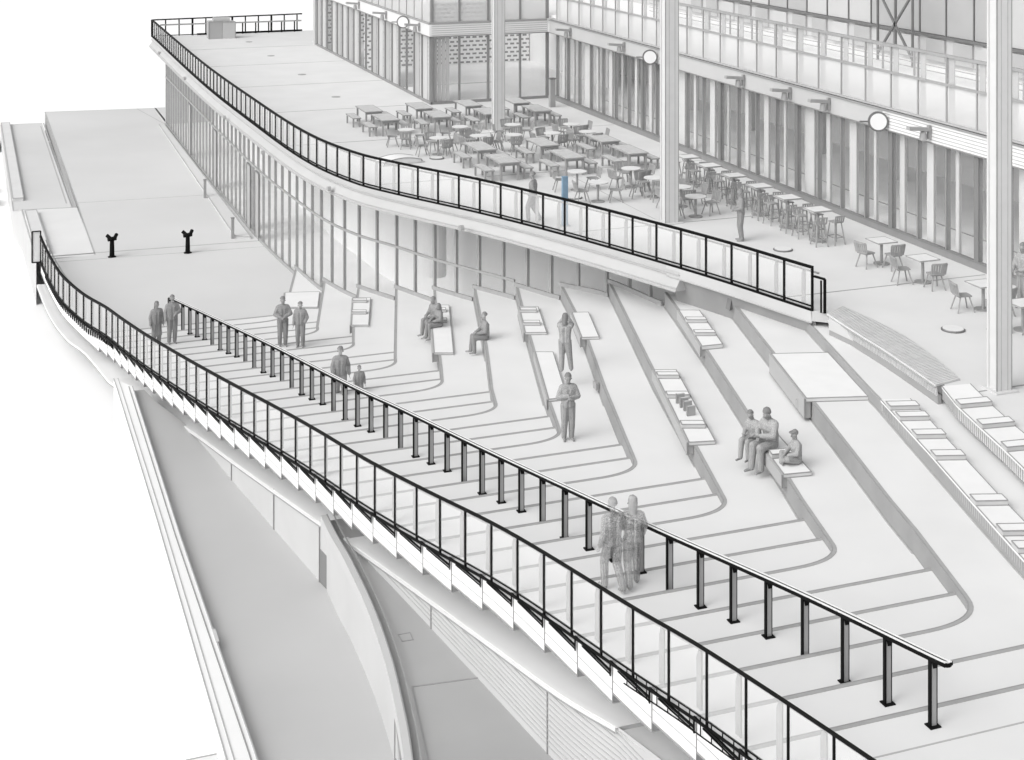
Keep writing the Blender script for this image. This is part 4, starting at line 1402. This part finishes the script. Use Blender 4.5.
def stool():
    t = thing('bar_stool', '', 'stool', (0, 0, 0), 0, 'bar stools at the tall tables')
    m_ = MB(); m_.prism([(-.18, -.18), (.18, -.16), (.18, .16), (-.18, .18)], .72, .755, 'furniture'); m_.build('seat', t)
    m_ = MB()
    for i in range(5):
        y = -.17 + i * .085
        m_.bar((-.18, y, .75), (-.23, y, .95), .05, .02, 'furniture', up=(1, 0, 0))
    m_.path([(-.22, -.2, .95), (-.23, .2, .95)], .025, .04, 'furniture'); m_.build('backrest', t)
    for sx in (-1, 1):
        for sy in (-1, 1):
            m_ = MB(); m_.tube([(sx * .13, sy * .13, .72), (sx * .23, sy * .21, 0)], .022, 'furniture', 6); m_.build('leg', t)
    m_ = MB(); m_.path([(-.20, -.18, .25), (.20, -.18, .25), (.20, .18, .25), (-.20, .18, .25)], .025, .025, 'furniture', True); m_.build('footrest', t)
    return t

protos = {}
def place(fn, key, loc, rz, label, group=None):
    if key not in protos:
        t = fn()
        protos[key] = (t, [c for c in bpy.data.objects if c.parent == t])
        t.location = loc; t.rotation_euler = (0, 0, rz); t['label'] = label
        if group: t['group'] = group
        return t
    return dup(protos[key][0], loc, rz, label, group, protos[key][1])

ORD4 = ['leftmost', 'second from left', 'third from left', 'rightmost']
ORD3 = ['leftmost', 'middle', 'rightmost']
for i in range(4):
    for j, (y, rown) in enumerate(((70.1, 'furthest row'), (67.5, 'second furthest row'))):
        x = 18.12 + 2.51 * i + (.12 if j else 0)
        nm = '%s in the %s' % (ORD4[i], rown)
        place(picnic_table, 'pt', (x, y, 0), 0, 'slatted wooden table, %s of tables' % nm)
        for s_, sn in ((-.80, 'left'), (.80, 'right')):
            place(picnic_bench, 'pb', (x + s_, y - .1, 0), 0, 'slatted bench %s of the table %s' % (sn, nm))
for i in range(3):
    for j, (y, rown) in enumerate(((59.2, 'third table row'), (56.4, 'nearest table row'))):
        x = 20.08 + 2.78 * i
        nm = '%s in the %s' % (ORD3[i], rown)
        place(picnic_table, 'pt', (x, y, 0), 0, 'slatted wooden table, %s before the railing' % nm)
        for s_, sn in ((-.82, 'left'), (.82, 'right')):
            place(picnic_bench, 'pb', (x + s_, y - .1, 0), 0, 'slatted bench %s of the table %s' % (sn, nm))

def set_round(x, y, nm, sides, rot=0.0, round_=True, sq=False):
    place(lambda: cafe_table(round_), 'ct%d' % round_, (x, y, 0), rot, 'small %s pedestal table, %s' % ('round' if round_ else 'square', nm))
    for s_ in sides:
        ang = {'far': 90, 'near': -90, 'left': 180, 'right': 0}[s_]
        a = math.radians(ang + random.uniform(-14, 14)) + rot
        d = .66 + random.uniform(-.04, .06)
        place(chair, 'ch', (x + d * math.cos(a), y + d * math.sin(a), 0), a + math.pi, 'chair %s of %s table %s' % ({'far': 'behind', 'near': 'in front', 'left': 'to the left', 'right': 'to the right'}[s_], 'round' if round_ else 'square', nm))
ALL = ('far', 'near', 'left', 'right')
far_r = [(18.25, 64.0), (20.73, 63.9), (23.14, 63.6), (25.68, 62.8)]
near_r = [(18.98, 61.6), (20.78, 61.5), (22.31, 61.2), (24.04, 61.0), (25.63, 60.8)]
for (x, y), o_ in zip(far_r, ORD4):
    set_round(x, y, '%s of the far chair cluster' % o_, ALL, random.uniform(-.3, .3))
for (x, y), o_ in zip(near_r, ['leftmost', 'second from left', 'middle one', 'second from right', 'rightmost']):
    set_round(x, y, '%s of the near chair cluster' % o_, ALL if x != 22.31 else ('near', 'left'), random.uniform(-.3, .3))
for (x, y), nm in [((21.93, 53.04), 'behind the totem'), ((21.91, 50.97), 'beside the blue totem'), ((24.11, 52.85), 'furthest left of the middle column'), ((24.19, 50.97), 'just left of the middle column'), ((24.45, 49.2), 'half hidden by the middle column'), ((24.23, 47.6), 'just right of the middle column foot')]:
    set_round(x, y, nm, ALL if x > 23.5 and y != 47.6 else ('left', 'right'), random.uniform(-.2, .2))
BARN = ['furthest', 'second furthest', 'third furthest', 'third nearest', 'second nearest', 'nearest']
for (y, nm) in zip([52.75, 50.96, 49.0, 47.08, 45.13, 43.2], BARN):
    place(bar_table, 'bt', (26.52, y, 0), 0, 'tall square bar table by the long glazed front, %s of six' % nm)
    for dx, dy, ang, sn in ((-.3, .58, -90, 'far left'), (.32, .58, -90, 'far right'), (-.3, -.58, 90, 'near left'), (.32, -.58, 90, 'near right')):
        place(stool, 'bs', (26.52 + dx, y + dy, 0), math.radians(ang + random.uniform(-10, 10)), 'bar stool at the %s corner of the %s tall bar table' % (sn, nm))
for (x, y), nm in [((26.85, 40.0), 'next to the bar tables'), ((26.82, 37.8), 'beside the deck joint'), ((26.77, 34.9), 'behind the right-hand column'), ((26.6, 33.0), 'at the right picture edge')]:
    set_round(x, y, nm, ('left', 'near') if True else (), 0.0, False)

# ------------------------------------------------------------------ people
def person(label, loc, rz, J=None, s=1.0, mat_='person', hair='short', hair_mat='hair', skirt=False, hat=False, bulk=1.0):
    """front is +X; joints in metres for a 1.75 m figure"""
    j = dict(pel=(0, 0, .95), wai=(0, 0, 1.10), che=(0, 0, 1.30), nec=(-.01, 0, 1.47), hea=(.02, 0, 1.63),
             shL=(0, .18, 1.42), shR=(0, -.18, 1.42), elL=(-.03, .24, 1.14), elR=(-.03, -.24, 1.14), wrL=(.06, .25, .90), wrR=(.06, -.25, .90),
             hiL=(0, .09, .92), hiR=(0, -.09, .92), knL=(.03, .10, .50), knR=(.03, -.10, .50), anL=(-.03, .10, .09), anR=(-.03, -.10, .09))
    if J: j.update(J)
    j = {k: Vector(v) * s for k, v in j.items()}
    sp = []
    def cap(a, b, ra, rb_, flat='skin'):
        a, b = Vector(a), Vector(b)
        ra *= s * bulk; rb_ *= s * bulk
        L = (b - a).length
        n = max(2, int(L / (min(ra, rb_) * .55)) + 1)
        for i in range(n + 1):
            t = i / n
            sp.append((a.lerp(b, t), ra + (rb_ - ra) * t, flat))
    fwd = Vector((1, 0, 0))
    cap(j['pel'] + Vector((0, .06, 0)) * s, j['pel'] + Vector((0, -.06, 0)) * s, .105, .105, 'top')
    cap(j['pel'] + Vector((0, .05, 0)) * s, j['wai'] + Vector((0, .05, 0)) * s, .125, .12, 'top'); cap(j['pel'] - Vector((0, .05, 0)) * s, j['wai'] - Vector((0, .05, 0)) * s, .125, .12, 'top'); cap(j['wai'] + Vector((0, .05, 0)) * s, j['che'] + Vector((0, .06, 0)) * s, .12, .135, 'top'); cap(j['wai'] - Vector((0, .05, 0)) * s, j['che'] - Vector((0, .06, 0)) * s, .12, .135, 'top')
    cap(j['che'] + Vector((0, .07, .02)) * s, j['che'] + Vector((0, -.07, .02)) * s, .115, .115, 'top')
    cap(j['che'].lerp(j['shL'], .5), j['che'].lerp(j['shR'], .5), .105, .105, 'top')
    cap(j['shL'] - Vector((0, .02, .02)) * s, j['shR'] + Vector((0, .02, -.02)) * s, .066, .066, 'top'); cap(j['shL'] - Vector((0, .04, 0)) * s, j['nec'] - Vector((0, -.02, .03)) * s, .055, .05, 'top'); cap(j['shR'] + Vector((0, .04, 0)) * s, j['nec'] - Vector((0, .02, .03)) * s, .055, .05, 'top')
    cap(j['che'], j['nec'], .10, .055); cap(j['nec'], j['hea'], .056, .06)
    # head with face
    hd = j['hea']
    up = (hd - j['nec']).normalized()
    fw = (fwd - up * fwd.dot(up)).normalized()
    sd = up.cross(fw)
    for c, r_ in ((hd + up * .035 * s, .088), (hd + up * .01 * s + fw * .02 * s, .082), (hd - up * .05 * s + fw * .03 * s, .062), (hd - up * .085 * s + fw * .055 * s, .036), (hd + up * .05 * s - fw * .02 * s, .085)):
        sp.append((c, r_ * s, None))
    cap(hd + fw * .10 * s + up * .01 * s, hd + fw * .115 * s - up * .03 * s, .012, .017)      # nose
    cap(hd + fw * .088 * s + sd * .02 * s - up * .06 * s, hd + fw * .088 * s - sd * .02 * s - up * .06 * s, .010, .010)  # mouth
    for q in (1, -1):
        sp.append((hd + fw * .088 * s + sd * q * .032 * s + up * .012 * s, .013 * s, None))   # eye
        sp.append((hd + sd * q * .088 * s - up * .01 * s, .022 * s, None))                     # ear
    for S in 'LR':
        sg = 1 if S == 'L' else -1
        cap(j['sh' + S] - Vector((0, .012 * sg, .03)) * s, j['el' + S], .068, .056, 'top'); cap(j['el' + S], j['wr' + S], .056, .040, 'top')
        cap(j['hi' + S], j['kn' + S], .112, .085, 'leg'); cap(j['kn' + S], j['an' + S], .085, .066, 'leg')
        an = j['an' + S]
        fo = j.get('to' + S)
        if fo is None:
            tip = an + Vector((.17, .02 * sg, -.055)) * s
        else:
            tip = fo
        cap(an - Vector((.03, 0, .045)) * s, tip, .042, .032)
        # hand
        d = (j['wr' + S] - j['el' + S]).normalized()
        w = j['wr' + S]
        ax = fwd - d * fwd.dot(d)
        ax = ax.normalized() if ax.length > .2 else Vector((0, 0, 1))
        nrm = d.cross(ax).normalized() * (-sg)
        palm = w + d * .085 * s
        for q in (-.024, 0, .024):
            cap(w + ax * q * s * .7, palm + ax * q * s, .018, .014)
        for q, ln in ((-.033, .055), (-.011, .075), (.011, .08), (.033, .07)):
            b0_ = palm + ax * q * s
            b1_ = b0_ + (d + nrm * .15).normalized() * ln * .55 * s
            b2_ = b1_ + (d + nrm * .7).normalized() * ln * .55 * s
            cap(b0_, b1_, .0095, .009); cap(b1_, b2_, .009, .008)
        tb = w + d * .03 * s + ax * .03 * s
        cap(tb, tb + (ax * .8 + d * .6 + nrm * .2).normalized() * .055 * s, .013, .010)
    if skirt:
        for t_ in range(12):
            f_ = t_ / 11
            c = j['pel'].lerp((j['knL'] + j['knR']) / 2, f_)
            for q in (-1, -.5, 0, .5, 1):
                sp.append((c + Vector((0, q * (.07 + .05 * f_), 0)) * s, .10 * s, None))
    # union of spheres -> voxel remesh -> decimate: one continuous surface
    def skin(sel, grow, vox, ratio, m_name, name):
        me = bpy.data.meshes.new(name)
        V, F = [], []
        nu, nv = 8, 5
        for c, r_, tg_ in sp:
            if sel and tg_ not in sel: continue
            r_ = r_ + grow
            b = len(V)
            V.append((c.x, c.y, c.z + r_))
            for a in range(1, nv):
                th = math.pi * a / nv
                for u in range(nu):
                    ph = 2 * math.pi * u / nu
                    V.append((c.x + r_ * math.sin(th) * math.cos(ph), c.y + r_ * math.sin(th) * math.sin(ph), c.z + r_ * math.cos(th)))
            V.append((c.x, c.y, c.z - r_))
            for u in range(nu):
                F.append((b, b + 1 + u, b + 1 + (u + 1) % nu))
                for a in range(nv - 2):
                    p0 = b + 1 + a * nu
                    F.append((p0 + u, p0 + nu + u, p0 + nu + (u + 1) % nu, p0 + (u + 1) % nu))
                p0 = b + 1 + (nv - 2) * nu
                F.append((p0 + u, b + 1 + (nv - 1) * nu, p0 + (u + 1) % nu))
        me.from_pydata(V, [], F)
        tmp = bpy.data.objects.new('tmp', me)
        COL.objects.link(tmp)
        md = tmp.modifiers.new('r', 'REMESH'); md.mode = 'VOXEL'; md.voxel_size = vox * s
        md = tmp.modifiers.new('d', 'DECIMATE'); md.ratio = ratio
        bpy.context.view_layer.update()
        dg = bpy.context.evaluated_depsgraph_get()
        nm = bpy.data.meshes.new_from_object(tmp.evaluated_get(dg))
        bpy.data.objects.remove(tmp)
        nm.name = name
        nm.materials.clear(); nm.materials.append(MATS[m_name])
        nm.polygons.foreach_set('material_index', [0] * len(nm.polygons))
        nm.polygons.foreach_set('use_smooth', [False] * len(nm.polygons))
        o = bpy.data.objects.new(name, nm)
        COL.objects.link(o)
        return o
    o = skin(None, 0, .0125, .06, mat_, 'person')
    o.location = loc
    o.rotation_euler = (0, 0, rz)
    tag(o, label, 'person')
    suf = mat_[6:]
    jk = skin(('top',), .017 * s, .02, .10, 'jacket' + suf, 'jacket'); jk.parent = o
    tr_ = skin(('leg',), .012 * s, .02, .10, 'trousers' + suf, 'trousers'); tr_.parent = o
    hair_mat = {'': 'hair', '_mid': 'hair_mid', '_pale': 'hair_pale'}[suf]
    # hair as a child: a cap of overlapping locks over the crown
    m_ = MB()
    base_ = hd + up * .055 * s - fw * .022 * s
    rr = .098 * s
    rings, seg = 5, 12
    low = -.35 if hair == 'short' else -.6
    grid = []
    for a in range(rings + 1):
        for u in range(seg):
            ph = 2 * math.pi * u / seg
            el = math.pi / 2 - (math.pi / 2 - low * (1 if math.cos(ph) < .45 else -.9)) * a / rings
            dv = fw * math.cos(ph) * math.cos(el) + sd * math.sin(ph) * math.cos(el) + up * math.sin(el)
            r_ = rr * (1 + .05 * math.sin(ph * 5 + a))
            v = base_ + dv * r_
            if hair == 'long' and a == rings and math.cos(ph) < .2:
                v = v - up * .20 * s - fw * .03 * s
            grid.append(v)
    b = len(m_.v)
    m_.v += [tuple(v) for v in grid]
    for a in range(rings):
        for u in range(seg):
            u2 = (u + 1) % seg
            m_.f.append((a * seg + u, (a + 1) * seg + u, (a + 1) * seg + u2, a * seg + u2)); m_.m.append(m_.mi(hair_mat))
    if hat:
        br = [base_ + fw * (.12 * math.cos(t) + .06) * s + sd * .10 * math.sin(t) * s + up * .03 * s for t in [2 * math.pi * i / 12 for i in range(12)]]
        m_.hexa([tuple(v) for v in br], [tuple(v + up * .012 * s) for v in br], hair_mat)
    m_.build('hair', o, smooth=True)
    return o

D = math.radians
def up_(d, **k):
    r_ = dict(d); r_.update(k); return r_
WALK = dict(knL=(.16, .10, .52), anL=(.14, .10, .09), knR=(.02, -.10, .50), anR=(-.22, -.10, .13), toR=(-.07, -.11, .035), elL=(-.10, .25, 1.16), wrL=(.0, .27, .92), elR=(.05, -.25, 1.16), wrR=(.18, -.24, .96))
SIT = dict(pel=(0, 0, .12), wai=(-.01, 0, .27), che=(.02, 0, .47), nec=(.04, 0, .64), hea=(.08, 0, .79), shL=(.03, .18, .59), shR=(.03, -.18, .59),
           elL=(.06, .25, .33), elR=(.06, -.25, .33), wrL=(.28, .14, .25), wrR=(.28, -.14, .25), hiL=(.02, .09, .10), hiR=(.02, -.09, .10), knL=(.44, .11, .10), knR=(.44, -.11, .10), anL=(.42, .11, -.36), anR=(.50, -.11, -.36))
# couple walking down in front
person('person on the left of the embracing couple walking on the stairs, arm round the other', (11.55, 26.15, lev(6)), D(95), up_(WALK, elR=(.02, -.30, 1.20), wrR=(.06, -.48, 1.08)), 1.0, 'person_pale', 'short', 'hair_pale')
person('long-haired person on the right of the embracing couple walking on the stairs', (11.98, 26.18, lev(6)), D(75), up_(WALK, knR=(.16, -.10, .52), anR=(.14, -.10, .09), toR=(.31, -.11, .03), knL=(.02, .1, .5), anL=(-.22, .10, .13), toL=(-.07, .11, .035), elL=(.08, .22, 1.16), wrL=(.16, .10, 1.08)), .98, 'person_pale', 'long', 'hair_pale')
person('person with folded arms standing by the long plain seat slab', (14.81, 36.45, lev(14)), D(-100), dict(elL=(.04, .27, 1.16), elR=(.04, -.27, 1.16), wrL=(.20, .02, 1.14), wrR=(.17, -.02, 1.20)), 1.0)
person('person raising a phone with both arms beside the short plain seat slab', (16.2, 40.1, lev(11)), D(62), dict(elL=(.22, .20, 1.36), elR=(.2, -.20, 1.38), wrL=(.36, .06, 1.55), wrR=(.36, -.04, 1.56), knR=(.06, -.13, .5), anR=(.08, -.18, .09)), .95, 'person', 'long')
person('broad adult with a baby carrier, left of the two standing below the stone platform', (10.62, 53.5, lev(28)), D(-95), dict(elL=(.06, .28, 1.16), elR=(.06, -.28, 1.16), wrL=(.24, .05, 1.10), wrR=(.24, -.05, 1.06)), 1.02, 'person_mid')
person('slim person on the right of the two standing below the stone platform', (11.2, 53.2, lev(28)), D(-110), dict(elL=(-.02, .27, 1.15), wrL=(.10, .20, 1.0)), .93, 'person_mid')
person('adult in a jacket walking behind the middle handrail beside a child', (10.72, 45.0, lev(23)), D(-100), WALK, 1.0, 'person_mid')
person('small child walking behind the middle handrail beside the adult in a jacket', (11.28, 44.85, lev(23)), D(-95), WALK, .66, 'person_mid')
person('long-haired person in a skirt at the foot of the stairs, behind the glass railing', (6.5, 56.5, lev(31)), D(-80), None, .96, 'person_mid', 'long', skirt=True)
person('person at the top end of the middle handrail beside the long-haired person in a skirt', (7.03, 56.2, lev(30)), D(-85), dict(elL=(.03, .27, 1.15), wrL=(.2, .1, 1.12)), 1.02, 'person_mid')
# seated
person('person seated on the white seat slab, hands on knees, left of the couple', (15.35, 50.2, lev(20) + .07), D(200), SIT, .96, 'person_mid')
person('person leaning on the shoulder of the other on the white seat slab', (15.35, 49.65, lev(20) + .07), D(185), up_(SIT, che=(.03, .03, .47), nec=(.06, .08, .63), hea=(.10, .12, .77)), .92, 'person_mid', 'long')
person('lone figure seated on a riser edge with feet hanging, upright back', (15.98, 46.55, lev(17)), D(175), up_(SIT, hea=(.05, 0, .80)), .95, 'person_mid')
person('large adult seated on the near seat slab hugging a child', (17.62, 30.75, lev(5) + .09), D(195), up_(SIT, che=(.06, 0, .47), hea=(.14, .02, .78), elL=(.18, .26, .36), wrL=(.36, .05, .34), elR=(.14, -.28, .36), wrR=(.36, -.05, .30)), 1.05)
person('child held in the arms of the large seated adult', (17.42, 31.22, lev(5) + .09), D(205), up_(SIT, hea=(.10, -.03, .79)), .80)
person('child in a peaked cap sitting cross-legged on the end of the near seat slab', (17.72, 29.75, lev(5) + .09), D(170), dict(pel=(0, 0, .12), wai=(0, 0, .27), che=(.02, 0, .47), nec=(.04, 0, .64), hea=(.07, 0, .80), shL=(.02, .18, .59), shR=(.02, -.18, .59), elL=(.10, .27, .35), elR=(.10, -.27, .35), wrL=(.30, .12, .26), wrR=(.30, -.12, .26),
       hiL=(.02, .09, .10), hiR=(.02, -.09, .10), knL=(.36, .24, .20), knR=(.36, -.24, .20), anL=(.36, -.02, .07), anR=(.48, .04, .07), toL=(.40, -.16, .05), toR=(.50, .18, .05)), .80, hat=True)
# terrace
person('person with hands together standing on the terrace by the tall bar tables', (24.1, 44.05, 0), D(160), dict(elL=(.02, .25, 1.15), elR=(.02, -.25, 1.15), wrL=(.2, .06, 1.06), wrR=(.2, -.06, 1.06)), .98, 'person_mid')
person('blurred person walking past behind the terrace railing, left of the blue totem', (18.53, 48.85, 0), D(140), WALK, 1.0, 'person_mid')
person('person standing behind the square table at the right picture edge', (27.9, 34.6, 0), D(190), dict(elL=(.05, .26, 1.15), wrL=(.26, .12, 1.08), elR=(.05, -.26, 1.15), wrR=(.26, -.12, 1.08)), 1.05, 'person')

SC.render.engine = 'CYCLES'
